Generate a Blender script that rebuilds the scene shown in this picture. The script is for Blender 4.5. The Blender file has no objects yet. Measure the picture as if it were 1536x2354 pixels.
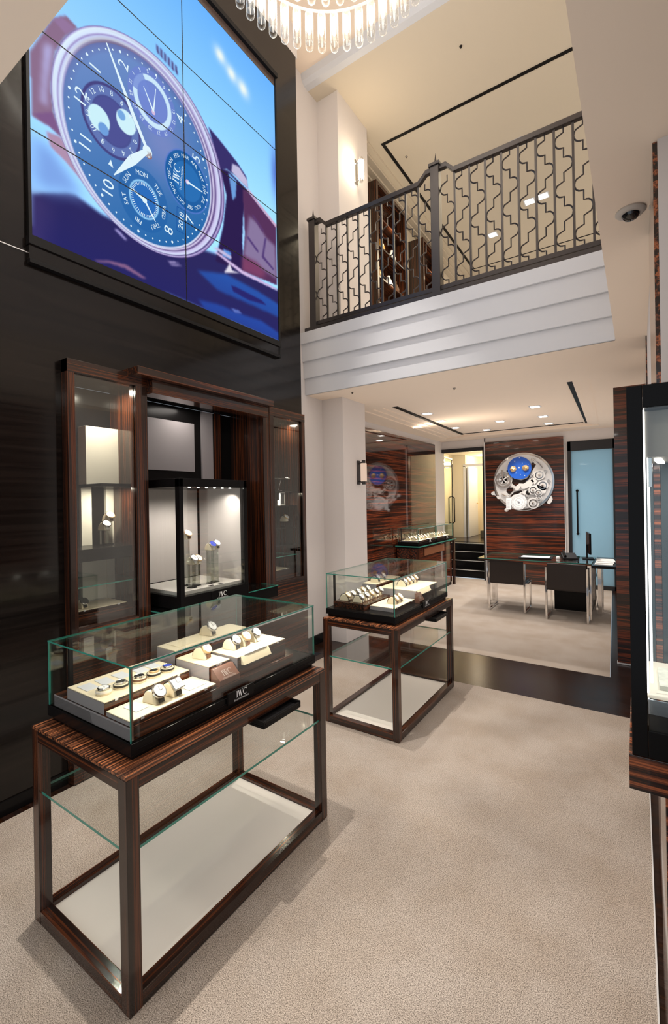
import bpy, math, random
import numpy as np
from mathutils import Vector, Matrix

random.seed(7)
PI = math.pi
scene = bpy.context.scene
COL = scene.collection

# ------------------------------------------------------------------ camera
YAW, ROLL, FPX, HORIZON = 0.5896, 0.0173, 1046.06, 1150.88
cd = bpy.data.cameras.new('camera')
cam = bpy.data.objects.new('camera', cd)
COL.objects.link(cam)
rt = Vector((math.cos(YAW), math.sin(YAW), 0)); fw = Vector((-math.sin(YAW), math.cos(YAW), 0)); up = Vector((0, 0, 1))
cr = rt * math.cos(ROLL) - up * math.sin(ROLL)
cu = rt * math.sin(ROLL) + up * math.cos(ROLL)
m3 = Matrix((cr, cu, -fw)).transposed()
cam.matrix_world = Matrix.Translation((0, 0, 1.6)) @ m3.to_4x4()
cd.sensor_fit = 'VERTICAL'; cd.sensor_height = 36.0; cd.sensor_width = 36.0 * 1536 / 2354
cd.lens = FPX / 2354 * 36.0
cd.shift_y = -(1177 - HORIZON) / 2354
cd.clip_start = 0.02; cd.clip_end = 100
scene.camera = cam

# ------------------------------------------------------------------ view, world
scene.view_settings.view_transform = 'Standard'
scene.view_settings.look = 'None'
scene.view_settings.exposure = 0.0
scene.view_settings.gamma = 1.0
scene.view_settings.use_curve_mapping = False
w = bpy.data.worlds.new('daylight'); scene.world = w; w.use_nodes = True
w.node_tree.nodes['Background'].inputs[0].default_value = (0.78, 0.88, 1.0, 1)
w.node_tree.nodes['Background'].inputs[1].default_value = 0.7
scene.cycles.max_bounces = 10; scene.cycles.diffuse_bounces = 4; scene.cycles.glossy_bounces = 5
scene.cycles.transmission_bounces = 6; scene.cycles.transparent_max_bounces = 32
w.light_settings.ao_factor = 0.33; w.light_settings.distance = 1.1
scene.cycles.use_fast_gi = True; scene.cycles.fast_gi_method = 'ADD'
scene.cycles.sample_clamp_indirect = 4.0
scene.cycles.use_denoising = True
scene.cycles.caustics_reflective = False; scene.cycles.caustics_refractive = False

def lamp(name, kind, loc, energy, color=(1, .86, .72), size=.1, spot=80, blend=.5, aim=(0, 0, -1), size_y=None):
    l = bpy.data.lights.new(name, kind); l.energy = energy; l.color = color
    if kind == 'SPOT':
        l.spot_size = math.radians(spot); l.spot_blend = blend; l.shadow_soft_size = size
    elif kind == 'AREA':
        l.shape = 'RECTANGLE' if size_y else 'DISK'; l.size = size
        if size_y: l.size_y = size_y
    else:
        l.shadow_soft_size = size
    o = bpy.data.objects.new(name, l); COL.objects.link(o); o.location = loc
    o.rotation_euler = Vector(aim).to_track_quat('-Z', 'Y').to_euler()
    return o

WARM = (1, .86, .70); NEUT = (1, .94, .87)
# ceiling spots of the double-height hall, above the two tables and the aisle
for i, (x, y, e, s) in enumerate([(-2.2, 1.35, 640, 48), (-2.2, 2.95, 560, 42), (-0.75, 1.3, 70, 60), (-0.75, 2.6, 80, 44)]):
    lamp('hall_spot', 'SPOT', (x, y, 6.15), e, NEUT, .03, s, .35, ((0.12 if i < 2 else -.05), 0, -1))
# lamps of the low ceiling over the entrance
lamp('entrance_lamp', 'AREA', (-1.6, -0.3, 2.74), 10, NEUT, .3)
lamp('entrance_lamp', 'AREA', (-0.45, 0.25, 2.74), 5, NEUT, .3)

# ------------------------------------------------------------------ materials
MATS = {}
def node_mat(name):
    m = bpy.data.materials.new(name); m.use_nodes = True
    MATS[name] = m
    return m, m.node_tree, m.node_tree.nodes, m.node_tree.links, m.node_tree.nodes['Principled BSDF']

def plain(name, col, rough=.5, metal=0., spec=.5, coat=0., coat_rough=.05, emit=None, estr=1., bump=0., bscale=200, sheen=0., var=0., vscale=20):
    m, t, N, L, b = node_mat(name)
    b.inputs['Base Color'].default_value = (*col, 1); b.inputs['Roughness'].default_value = rough
    b.inputs['Metallic'].default_value = metal; b.inputs['Specular IOR Level'].default_value = spec
    b.inputs['Coat Weight'].default_value = coat; b.inputs['Coat Roughness'].default_value = coat_rough
    if sheen: b.inputs['Sheen Weight'].default_value = sheen
    if emit:
        b.inputs['Emission Color'].default_value = (*emit, 1); b.inputs['Emission Strength'].default_value = estr
    if bump or var:
        tc = N.new('ShaderNodeTexCoord'); n = N.new('ShaderNodeTexNoise')
        n.inputs['Scale'].default_value = bscale if bump else vscale; n.inputs['Detail'].default_value = 3
        L.new(tc.outputs['Object'], n.inputs['Vector'])
        if bump:
            bp = N.new('ShaderNodeBump'); bp.inputs['Strength'].default_value = bump; bp.inputs['Distance'].default_value = .004
            L.new(n.outputs['Fac'], bp.inputs['Height']); L.new(bp.outputs['Normal'], b.inputs['Normal'])
        if var:
            r = N.new('ShaderNodeValToRGB')
            r.color_ramp.elements[0].position = .3; r.color_ramp.elements[1].position = .7
            r.color_ramp.elements[0].color = (*[c * (1 - var) for c in col], 1); r.color_ramp.elements[1].color = (*[min(1, c * (1 + var)) for c in col], 1)
            L.new(n.outputs['Fac'], r.inputs['Fac']); L.new(r.outputs['Color'], b.inputs['Base Color'])
    return m

def macassar(name, axis, fine=70., stretch=.6, rough=.16, coat=.6, bright=1.0, red=1.0, coord='Object', warp=0.0):
    """striped ebony veneer with its grain along one axis"""
    m, t, N, L, b = node_mat(name)
    tc = N.new('ShaderNodeTexCoord'); mp = N.new('ShaderNodeMapping')
    sc = [fine] * 3; sc['xyz'.index(axis)] = stretch
    mp.inputs['Scale'].default_value = sc
    n = N.new('ShaderNodeTexNoise'); n.inputs['Scale'].default_value = 1.0; n.inputs['Detail'].default_value = 4; n.inputs['Roughness'].default_value = .62
    n.inputs['Distortion'].default_value = warp
    r = N.new('ShaderNodeValToRGB'); e = r.color_ramp.elements
    e[0].position = .36; e[0].color = (.010, .006, .005, 1)
    e[1].position = .72; e[1].color = (.025, .012, .008, 1)
    for p, c in ((.47, (.022, .010, .007)), (.53, (.085 * bright, .030 * bright / red, .014 * bright / red)), (.585, (.26 * bright, .088 * bright / red, .032 * bright / red)), (.64, (.10 * bright, .034 * bright / red, .016 * bright / red))):
        k = e.new(p); k.color = (*c, 1)
    L.new(tc.outputs[coord], mp.inputs['Vector']); L.new(mp.outputs['Vector'], n.inputs['Vector'])
    L.new(n.outputs['Fac'], r.inputs['Fac']); L.new(r.outputs['Color'], b.inputs['Base Color'])
    b.inputs['Roughness'].default_value = rough; b.inputs['Coat Weight'].default_value = coat; b.inputs['Coat Roughness'].default_value = .04
    return m

def pane(name, tint=(.968, .985, .976), f0=.06, gloss_rough=0.0):
    m = bpy.data.materials.new(name); m.use_nodes = True; MATS[name] = m
    N, L = m.node_tree.nodes, m.node_tree.links
    N.remove(N['Principled BSDF']); out = N['Material Output']
    tr = N.new('ShaderNodeBsdfTransparent'); tr.inputs[0].default_value = (*tint, 1)
    gl = N.new('ShaderNodeBsdfGlossy'); gl.inputs['Roughness'].default_value = gloss_rough; gl.inputs[0].default_value = (.95, .98, .97, 1)
    lw = N.new('ShaderNodeLayerWeight'); lw.inputs[0].default_value = .5
    pw = N.new('ShaderNodeMath'); pw.operation = 'POWER'; pw.inputs[1].default_value = 5
    ml = N.new('ShaderNodeMath'); ml.operation = 'MULTIPLY_ADD'; ml.inputs[1].default_value = 1 - f0; ml.inputs[2].default_value = f0
    mx = N.new('ShaderNodeMixShader')
    L.new(lw.outputs['Facing'], pw.inputs[0]); L.new(pw.outputs[0], ml.inputs[0]); L.new(ml.outputs[0], mx.inputs[0])
    L.new(tr.outputs[0], mx.inputs[1]); L.new(gl.outputs[0], mx.inputs[2]); L.new(mx.outputs[0], out.inputs[0])
    return m

def glow(name, col, s):
    m = bpy.data.materials.new(name); m.use_nodes = True; MATS[name] = m
    N, L = m.node_tree.nodes, m.node_tree.links
    N.remove(N['Principled BSDF']); e = N.new('ShaderNodeEmission')
    e.inputs[0].default_value = (*col, 1); e.inputs[1].default_value = s
    L.new(e.outputs[0], N['Material Output'].inputs[0])
    return m

def lin(c): return tuple(((v / 255) / 12.92 if v / 255 <= .04045 else ((v / 255 + .055) / 1.055) ** 2.4) for v in c)

plaster = plain('warm_white_plaster', (.70, .645, .61), .7, bump=.03, bscale=60)
plaster_up = plain('cream_plaster', (.64, .555, .435), .75, bump=.03, bscale=60)
ceil_m = plain('ceiling_paint', (.88, .73, .59), .8)
trim_white = plain('white_trim_paint', (.64, .645, .665), .5)  # white cooled slightly: the screen's bluish light on the fascia, put into the paint
black_lac = plain('black_lacquer', (.006, .0055, .0055), .22, spec=.14)
black_mat = plain('black_satin', (.008, .0075, .008), .5, spec=.2)
grey_panel = plain('grey_fabric_panel', (.27, .245, .25), .8, bump=.15, bscale=500)
cream_fab = plain('cream_suede', (.72, .62, .44), .85, bump=.1, bscale=700, var=.05, vscale=90)
ivory = plain('ivory_panel', (.74, .70, .60), .6)
white_lam = plain('white_laminate', (.88, .82, .72), .42)
card_m = plain('pale_grey_card', (.60, .61, .64), .35)
steel = plain('polished_steel', (.78, .78, .79), .12, 1.0)
gold = plain('rose_gold', (.86, .62, .34), .28, .7)
chrome = plain('chrome', (.86, .85, .84), .07, 1.0)
satin_silver = plain('satin_silver', (.80, .79, .78), .34, .35)
iron = plain('dark_bronze_iron', (.075, .067, .066), .34, .7, spec=.5)
leather = plain('dark_brown_leather', (.020, .013, .010), .38, bump=.12, bscale=260)
leather_black = plain('black_strap', (.014, .013, .013), .45, bump=.15, bscale=900)
leather_brown = plain('brown_strap', (.12, .055, .028), .45, bump=.15, bscale=900)
leather_white = plain('pale_strap', (.78, .72, .64), .5, bump=.1, bscale=900)
dial_white = plain('silver_dial', (.82, .82, .80), .25, coat=.4)
dial_black = plain('black_dial', (.012, .012, .014), .2, coat=.5)
dial_blue = plain('blue_dial', (.02, .05, .42), .2, coat=.5)
edge = plain('green_glass_edge', (.035, .22, .165), .12, coat=.5)
edge_dark = plain('dark_green_glass_edge', (.012, .085, .062), .1, coat=.6)
paper = plain('white_paper', (.80, .79, .76), .7)
letter = plain('white_lettering', (.86, .85, .83), .5)
letter_silver = plain('silver_lettering', (.50, .46, .44), .35, .6)
blue_glass = plain('pale_blue_frosted_glass', (.45, .66, .74), .3, coat=.5)
door_black = plain('black_door_frame', (.014, .014, .016), .35)
hall_paint = plain('hall_cream_paint', (.72, .64, .48), .7)
glass = pane('clear_glass')
glass_door = pane('door_glass', (.88, .92, .88), .06)
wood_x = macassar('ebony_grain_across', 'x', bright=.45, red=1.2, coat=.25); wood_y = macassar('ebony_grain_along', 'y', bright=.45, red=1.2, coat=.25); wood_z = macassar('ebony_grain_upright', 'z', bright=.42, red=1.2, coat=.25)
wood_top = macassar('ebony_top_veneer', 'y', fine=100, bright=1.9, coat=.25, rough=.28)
wood_wall_x = macassar('ebony_wall_veneer', 'x', fine=34, stretch=.8, bright=.7, red=1.5, rough=.2, coat=.3, warp=.3)
wood_wall_y = macassar('ebony_side_veneer', 'y', fine=34, stretch=.8, bright=.75, red=1.5, rough=.05, coat=1.0, warp=.3)
wood_light = macassar('striped_ebony_post', 'x', fine=40, stretch=.4, bright=1.3, red=1.2)
wood_light_y = macassar('striped_ebony_pilaster', 'y', fine=40, stretch=.12, bright=1.7, red=1.15)

def dark_wall_mat():
    m, t, N, L, b = node_mat('dark_streaked_panel')
    tc = N.new('ShaderNodeTexCoord'); mp = N.new('ShaderNodeMapping'); mp.inputs['Scale'].default_value = (20, .9, 34)
    n = N.new('ShaderNodeTexNoise'); n.inputs['Scale'].default_value = 1; n.inputs['Detail'].default_value = 4; n.inputs['Roughness'].default_value = .65
    r = N.new('ShaderNodeValToRGB'); e = r.color_ramp.elements
    e[0].position = .35; e[0].color = (.0035, .0028, .0026, 1); e[1].position = .72; e[1].color = (.012, .0085, .007, 1)
    rr = N.new('ShaderNodeMapRange'); rr.inputs[3].default_value = .10; rr.inputs[4].default_value = .22
    bp = N.new('ShaderNodeBump'); bp.inputs['Strength'].default_value = .12; bp.inputs['Distance'].default_value = .002
    L.new(tc.outputs['Object'], mp.inputs['Vector']); L.new(mp.outputs['Vector'], n.inputs['Vector'])
    L.new(n.outputs['Fac'], r.inputs['Fac']); L.new(r.outputs['Color'], b.inputs['Base Color'])
    L.new(n.outputs['Fac'], rr.inputs[0]); L.new(rr.outputs[0], b.inputs['Roughness'])
    L.new(n.outputs['Fac'], bp.inputs['Height']); L.new(bp.outputs['Normal'], b.inputs['Normal'])
    b.inputs['Specular IOR Level'].default_value = .33; b.inputs['Coat Weight'].default_value = .1; b.inputs['Coat Roughness'].default_value = .06
    return m
dark_wall = dark_wall_mat()

def carpet_mat():
    m, t, N, L, b = node_mat('beige_pile_carpet')
    tc = N.new('ShaderNodeTexCoord')
    n1 = N.new('ShaderNodeTexNoise'); n1.inputs['Scale'].default_value = 310; n1.inputs['Detail'].default_value = 3
    n2 = N.new('ShaderNodeTexNoise'); n2.inputs['Scale'].default_value = 2.6; n2.inputs['Detail'].default_value = 5; n2.inputs['Roughness'].default_value = .6
    r1 = N.new('ShaderNodeValToRGB'); e = r1.color_ramp.elements
    e[0].position = .33; e[0].color = (.12, .095, .076, 1); e[1].position = .64; e[1].color = (.61, .525, .445, 1)
    r2 = N.new('ShaderNodeValToRGB'); e = r2.color_ramp.elements
    e[0].position = .34; e[0].color = (.85, .815, .775, 1); e[1].position = .62; e[1].color = (1, 1, 1, 1)
    mx = N.new('ShaderNodeMixRGB'); mx.blend_type = 'MULTIPLY'; mx.inputs[0].default_value = 1
    bp = N.new('ShaderNodeBump'); bp.inputs['Strength'].default_value = .6; bp.inputs['Distance'].default_value = .006
    for n in (n1, n2): L.new(tc.outputs['Object'], n.inputs['Vector'])
    L.new(n1.outputs['Fac'], r1.inputs['Fac']); L.new(n2.outputs['Fac'], r2.inputs['Fac'])
    L.new(r1.outputs['Color'], mx.inputs[1]); L.new(r2.outputs['Color'], mx.inputs[2]); L.new(mx.outputs[0], b.inputs['Base Color'])
    L.new(n1.outputs['Fac'], bp.inputs['Height']); L.new(bp.outputs['Normal'], b.inputs['Normal'])
    b.inputs['Roughness'].default_value = .95; b.inputs['Specular IOR Level'].default_value = .1
    return m
carpet = carpet_mat()
dark_floor = macassar('dark_oak_floor', 'x', fine=16, stretch=.8, bright=.1, rough=.22, coat=0.)
dark_floor.node_tree.nodes['Principled BSDF'].inputs['Specular IOR Level'].default_value = .25

# ------------------------------------------------------------------ mesh helpers
class MB:
    def __init__(s): s.v = []; s.f = []; s.m = []
    def add(s, vs, fs, m=0):
        o = len(s.v); s.v += [tuple(p) for p in vs]; s.f += [tuple(i + o for i in q) for q in fs]; s.m += [m] * len(fs); return s
    def box(s, x0, x1, y0, y1, z0, z1, m=0, fm=None):
        vs = [(x, y, z) for x in (x0, x1) for y in (y0, y1) for z in (z0, z1)]
        fs = [(0, 1, 3, 2), (4, 6, 7, 5), (0, 4, 5, 1), (2, 3, 7, 6), (0, 2, 6, 4), (1, 5, 7, 3)]   # -x +x -y +y -z +z
        s.add(vs, fs, m)
        if fm:
            for k, mm in fm.items(): s.m[len(s.m) - 6 + '-x+x-y+y-z+z'.find(k) // 2] = mm
        return s
    def quad(s, a, b, c, d, m=0): return s.add([a, b, c, d], [(0, 1, 2, 3)], m)
    def prism(s, poly, f, m=0):
        """poly: 2-D outline, f(u, v, w) -> 3-D, w in {0, 1}"""
        n = len(poly); vs = [f(u, v, 0) for u, v in poly] + [f(u, v, 1) for u, v in poly]
        fs = [tuple(range(n))[::-1], tuple(range(n, 2 * n))] + [(i, (i + 1) % n, n + (i + 1) % n, n + i) for i in range(n)]
        return s.add(vs, fs, m)
    def lathe(s, prof, n=24, at=(0, 0, 0), axis='z', m=0, cap=True):
        """prof: [(radius, height)]"""
        vs = []
        for r, h in prof:
            for k in range(n):
                a = 2 * PI * k / n; p = (r * math.cos(a), r * math.sin(a), h)
                if axis == 'x': p = (p[2], p[0], p[1])
                elif axis == 'y': p = (p[0], p[2], p[1])
                vs.append((p[0] + at[0], p[1] + at[1], p[2] + at[2]))
        fs = [(i * n + k, i * n + (k + 1) % n, (i + 1) * n + (k + 1) % n, (i + 1) * n + k) for i in range(len(prof) - 1) for k in range(n)]
        if cap:
            if prof[0][0] > 1e-6: fs.append(tuple(range(n))[::-1])
            if prof[-1][0] > 1e-6: fs.append(tuple((len(prof) - 1) * n + k for k in range(n)))
        return s.add(vs, fs, m)
    def cyl(s, r, h0, h1, at=(0, 0, 0), axis='z', n=20, m=0): return s.lathe([(r, h0), (r, h1)], n, at, axis, m)
    def ring(s, r0, r1, h0, h1, at=(0, 0, 0), axis='z', n=32, m=0):
        return s.lathe([(r0, h0), (r1, h0), (r1, h1), (r0, h1), (r0, h0)], n, at, axis, m, cap=False)
    def tube(s, pts, r, n=8, m=0, closed=False, flat=None):
        P = [Vector(p) for p in pts]; N_ = len(P); vs = []
        ref = None
        for i, p in enumerate(P):
            a = P[i - 1] if (i or closed) else P[i]; b = P[(i + 1) % N_] if (i < N_ - 1 or closed) else P[i]
            t = (b - a).normalized()
            if ref is None: ref = Vector((0, 0, 1)) if abs(t.z) < .9 else Vector((1, 0, 0))
            u = (ref - t * ref.dot(t)).normalized(); ref = u; v = t.cross(u)
            rr = r[i] if isinstance(r, (list, tuple)) else r
            for k in range(n):
                q = 2 * PI * k / n + PI / n
                vs.append(p + u * math.cos(q) * rr + v * math.sin(q) * rr)
        fs = []
        for i in range(N_ if closed else N_ - 1):
            j = (i + 1) % N_
            fs += [(i * n + k, i * n + (k + 1) % n, j * n + (k + 1) % n, j * n + k) for k in range(n)]
        if not closed: fs += [tuple(range(n))[::-1], tuple((N_ - 1) * n + k for k in range(n))]
        return s.add(vs, fs, m)
    def strip(s, path, width_dir, w, thick, m=0):
        """flat band following path (list of (point, outward normal))"""
        wd = Vector(width_dir); vs = []
        for p, nrm in path:
            p = Vector(p); nrm = Vector(nrm)
            vs += [p - wd * w / 2, p + wd * w / 2, p + wd * w / 2 + nrm * thick, p - wd * w / 2 + nrm * thick]
        fs = []
        for i in range(len(path) - 1):
            a, b = 4 * i, 4 * i + 4
            fs += [(a + k, a + (k + 1) % 4, b + (k + 1) % 4, b + k) for k in range(4)]
        e = 4 * (len(path) - 1); fs += [(3, 2, 1, 0), (e, e + 1, e + 2, e + 3)]
        return s.add(vs, fs, m)
    def text(s, body, size, f, m=0, align='CENTER', space=1.0):
        """lettering: f(u, v) -> 3-D point"""
        c = bpy.data.curves.new('lettering', 'FONT'); c.body = body; c.size = size; c.align_x = align; c.align_y = 'CENTER'; c.space_character = space
        c.resolution_u = 3
        o = bpy.data.objects.new('lettering', c); COL.objects.link(o)
        dg = bpy.context.evaluated_depsgraph_get(); me = bpy.data.meshes.new_from_object(o.evaluated_get(dg))
        s.add([f(v.co.x, v.co.y) for v in me.vertices], [tuple(p.vertices) for p in me.polygons], m)
        bpy.data.objects.remove(o); bpy.data.meshes.remove(me); bpy.data.curves.remove(c)
        return s
    def build(s, name, mats, parent=None, smooth=False, bevel=0, loc=None):
        me = bpy.data.meshes.new(name); me.from_pydata([tuple(p) for p in s.v], [], s.f)
        for k in (mats if isinstance(mats, (list, tuple)) else [mats]): me.materials.append(k)
        me.polygons.foreach_set('material_index', s.m)
        if smooth: me.polygons.foreach_set('use_smooth', [True] * len(s.f))
        me.update()
        o = bpy.data.objects.new(name, me); COL.objects.link(o)
        if smooth:
            try: me.set_sharp_from_angle(angle=math.radians(40))
            except Exception: pass
        if parent: o.parent = parent
        if loc: o.location = loc
        if bevel:
            b = o.modifiers.new('soft_edges', 'BEVEL'); b.width = bevel; b.segments = 2; b.limit_method = 'ANGLE'
        return o

def tag(o, label=None, cat=None, group=None, kind=None):
    if label: o['label'] = label
    if cat: o['category'] = cat
    if group: o['group'] = group
    if kind: o['kind'] = kind
    return o
def thing(name, label, cat, loc=(0, 0, 0), rotz=0, group=None):
    o = bpy.data.objects.new(name, None); COL.objects.link(o); o.location = loc; o.rotation_euler = (0, 0, rotz)
    o.empty_display_size = .05
    return tag(o, label, cat, group)
def struct(name, mb, mats, **k):
    o = mb.build(name, mats, **k); o['kind'] = 'structure'; return o
def kids(o): return [c for c in COL.objects if c.parent == o]
def dup(root, loc, rotz=None, label=None, group=None, tree=None):
    r = root.copy(); COL.objects.link(r); r.location = loc
    if rotz is not None: r.rotation_euler = (0, 0, rotz)
    if label: r['label'] = label
    if group: r['group'] = group
    for ch in (tree if tree is not None else kids(root)):
        c = ch.copy(); COL.objects.link(c); c.parent = r
        for g in kids(ch):
            d = g.copy(); COL.objects.link(d); d.parent = c
    return r

def serif_logo():
    """outlines of the three serif capitals on a unit-high line, ~2.1 wide"""
    P = [[(.10, 0), (.24, 0), (.24, 1), (.10, 1)], [(0, 0), (.34, 0), (.34, .05), (0, .05)], [(0, .95), (.34, .95), (.34, 1), (0, 1)]]
    def st(x0, x1, wd, y0=1., y1=0.): return [(x0, y0), (x0 + wd, y0), (x1 + wd, y1), (x1, y1)]
    P += [st(.44, .66, .14), st(.80, .73, .055, .97, 0.)[0:4], st(.78, 1.0, .14), st(1.27, 1.08, .055, 1, 0)]
    P += [[(.36, .95), (.66, .95), (.66, 1), (.36, 1)], [(.72, .95), (.98, .95), (.98, 1), (.72, 1)], [(1.17, .95), (1.42, .95), (1.42, 1), (1.17, 1)]]
    cx, cy, ro = 1.93, .5, .52; A = []; B = []
    for k in range(17):
        a = math.radians(42 + (318 - 42) * k / 16); t = .03 + .13 * max(0., math.sin((a - math.radians(42)) / math.radians(276) * PI)) ** .8
        A.append((cx + ro * .95 * math.cos(a), cy + ro * math.sin(a))); B.append((cx + (ro * .95 - t) * math.cos(a), cy + (ro - .05 - t * .2) * math.sin(a)))
    for k in range(16): P.append([A[k], A[k + 1], B[k + 1], B[k]])
    P.append([(2.27, .68), (2.32, .68), (2.32, 1.0), (2.27, .92)])
    return P
def logo(mb, f, m=0, sub=True, scale=1.):
    """f(u, v): logo plane in metres; logo cap height = scale"""
    for poly in serif_logo(): mb.add([f((u - 1.15) * scale, (v) * scale) for u, v in poly], [tuple(range(len(poly)))], m)
    if sub: mb.text('SCHAFFHAUSEN', .40 * scale, lambda u, v: f(u, v - .36 * scale), m, space=1.12)
    return mb

# ================================================================== the setting
LOW, UPF, UPC = 2.76, 3.42, 6.2       # lower ceiling, upper floor, upper ceiling
BY = 3.98                              # front of the balcony
# floors
struct('floor_carpet', MB().box(-2.70, .028, -1.6, 3.884, -.05, 0), carpet)
fl = MB().box(-3.2, .6, 3.884, 4.68, -.05, -.002).box(-2.79, -2.70, -1.6, 3.884, -.05, -.003).box(.03, .6, -1.6, 3.884, -.05, -.004)
struct('floor_dark_border', fl, dark_floor)
struct('floor_back_carpet', MB().prism([(-3.5, 4.68), (-.232, 4.68), (-.395, 9.05), (-3.5, 9.05)], lambda u, v, w: (u, v, -.05 + .05 * w)), carpet)
struct('floor_back_border', MB().prism([(-.228, 4.68), (.6, 4.68), (.6, 9.05), (-.391, 9.05)], lambda u, v, w: (u, v, -.05 + .047 * w)), dark_floor)
struct('trim_1', MB().box(.026, .031, -1.6, 3.884, -.05, .004), satin_silver)

# left wall of dark streaked panelling with the cabinet niche cut out
NY0, NY1, NZ = 1.345, 3.52, 2.40
wl = MB().box(-2.86, -2.76, -1.6, NY0, 0, 6.0).box(-2.86, -2.76, NY1, 3.575, 0, 6.0).box(-2.86, -2.76, NY0, NY1, NZ, 6.0)
struct('wall_left', wl, dark_wall)
struct('trim_2', MB().box(-2.763, -2.757, -1.6, 1.165, 2.985, 2.99).box(-2.763, -2.757, 1.161, 1.166, 2.985, 6.0), satin_silver)
struct('baseboard_left', MB().box(-2.765, -2.748, -1.6, NY0 - .002, 0, .07), black_lac)
struct('wall_left_cornice', MB().box(-2.9, -2.758, -1.6, 3.60, 6.0, 6.4), plaster)
# recess beyond it, pier, white walls
struct('wall_recess', MB().box(-3.12, -3.02, 3.575, 4.3, 0, 6.4).box(-3.12, -2.77, 3.535, 3.575, 2.46, 6.0).box(-3.12, -2.862, 3.545, 3.575, 0, 2.46), plaster)
struct('baseboard_recess', MB().box(-3.02, -3.005, 3.6, 4.3, 0, .10), black_lac)
struct('wall_pier', MB().box(-3.6, -2.74, 4.30, 4.80, 0, LOW + .3), plaster)
struct('wall_pier_upper', MB().box(-3.6, -2.74, 4.30, 4.97, UPF, 6.4), plaster)
# lower ceiling: balcony slab, right soffit, entrance soffit
struct('ceiling_balcony_slab', MB().box(-3.12, .6, BY + .02, 5.0, LOW, UPF), ceil_m)
struct('ceiling_soffit_right', MB().box(-.125, .6, .54, BY + .02, LOW, UPF), ceil_m)
struct('ceiling_entrance', MB().box(-2.76, .6, -1.6, .54, LOW, UPF), ceil_m)
# stepped fascia of the balcony
fa = MB()
for k, (z0, z1, d) in enumerate([(LOW, 2.935, 0), (2.935, 3.114, .022), (3.114, 3.30, .044), (3.30, UPF, .066)]):
    fa.box(-3.02, -.126, BY - d, BY + .03, z0, z1)
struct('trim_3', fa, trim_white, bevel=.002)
struct('trim_4', MB().box(-2.96, -.126, BY - .066, BY + .16, UPF, UPF + .035), iron)
# hall walls above the soffits, and the hall ceiling
struct('wall_hall_right', MB().box(-.125, -.05, .54, BY + .4, UPF, 6.4), plaster)
struct('wall_hall_front', MB().box(-2.76, -.05, .46, .54, UPF, 6.4), plaster)
hc = MB().box(-3.12, .1, .4, 4.02, 6.30, 6.4)
struct('ceiling_hall', hc, ceil_m)
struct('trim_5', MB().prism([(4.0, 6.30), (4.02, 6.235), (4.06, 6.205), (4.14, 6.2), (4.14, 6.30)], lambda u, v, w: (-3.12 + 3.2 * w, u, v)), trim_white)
# upper room
struct('ceiling_upper', MB().box(-3.6, .8, 4.13, 10.2, UPC, UPC + .1), plaster_up)
struct('floor_upper', MB().box(-3.6, .8, 5.0, 10.2, 3.2, UPF), dark_floor)
struct('wall_upper_left', MB().box(-3.6, -3.12, 4.97, 10.2, UPF, UPC), plaster_up)
struct('wall_upper_back', MB().box(-3.6, .8, 10.0, 10.1, UPF, UPC), plaster_up)
struct('wall_upper_right', MB().box(.6, .8, BY, 10.2, UPF, UPC), plaster_up)
slot = MB().box(-2.66, .5, 5.27, 5.31, UPC - .006, UPC + .01).box(-2.70, -2.66, 5.27, 9.2, UPC - .006, UPC + .01).box(-2.66, .5, 9.18, 9.2, UPC - .006, UPC + .01)
struct('trim_6', slot, black_mat)
mo = MB()
for k in range(4): mo.box(-3.12, -3.04 + .075 * k, 5.0, 10.0, UPC - .13 + .032 * k, UPC - .10 + .032 * k)
struct('trim_7', mo, plaster_up)
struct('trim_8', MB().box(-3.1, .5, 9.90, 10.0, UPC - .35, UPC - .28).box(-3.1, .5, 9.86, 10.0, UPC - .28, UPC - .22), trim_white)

# back room ceiling with its coffer (edges drift with the room's own slight turn)
def dx(y): return -.037 * (y - 5.2)
cz = MB()
cz.box(-3.6, .6, 5.0, 5.16, LOW, LOW + .1)
cz.prism([(-3.6, 5.16), (-2.96, 5.16), (-3.09, 8.6), (-3.6, 8.6)], lambda u, v, w: (u, v, LOW + .1 * w))
cz.prism([(-.38, 5.16), (.6, 5.16), (.6, 8.6), (-.51, 8.6)], lambda u, v, w: (u, v, LOW + .1 * w))
cz.box(-3.6, .6, 8.6, 9.1, LOW, LOW + .1)
struct('ceiling_back', cz, ceil_m)
cf = MB()
for k in range(3):   # stepped mouldings on the long sides
    a = .11 * k; z = LOW + .012 + .012 * k
    cf.prism([(-2.96 + a, 5.16), (-2.85 + a, 5.16), (-2.98 + a, 8.6), (-3.09 + a, 8.6)], lambda u, v, w: (u, v, z + .06 * w))
    cf.prism([(-.49 - a * .5, 5.16), (-.38 - a * .5, 5.16), (-.51 - a * .5, 8.6), (-.62 - a * .5, 8.6)], lambda u, v, w: (u, v, z + .06 * w))
struct('trim_9', cf, ceil_m)
struct('ceiling_coffer', MB().box(-3.2, -.3, 5.1, 8.7, LOW + .05, LOW + .1), ceil_m)
sl = MB()
sl.prism([(-2.61, 5.17), (-2.575, 5.17), (-2.70, 8.42), (-2.735, 8.42)], lambda u, v, w: (u, v, LOW + .030 + .03 * w))
sl.prism([(-.60, 5.21), (-.53, 5.21), (-.64, 8.46), (-.70, 8.46)], lambda u, v, w: (u, v, LOW + .030 + .03 * w))
sl.box(-2.72, -.66, 8.42, 8.44, LOW + .040, LOW + .06)
struct('trim_10', sl, black_mat)

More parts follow.
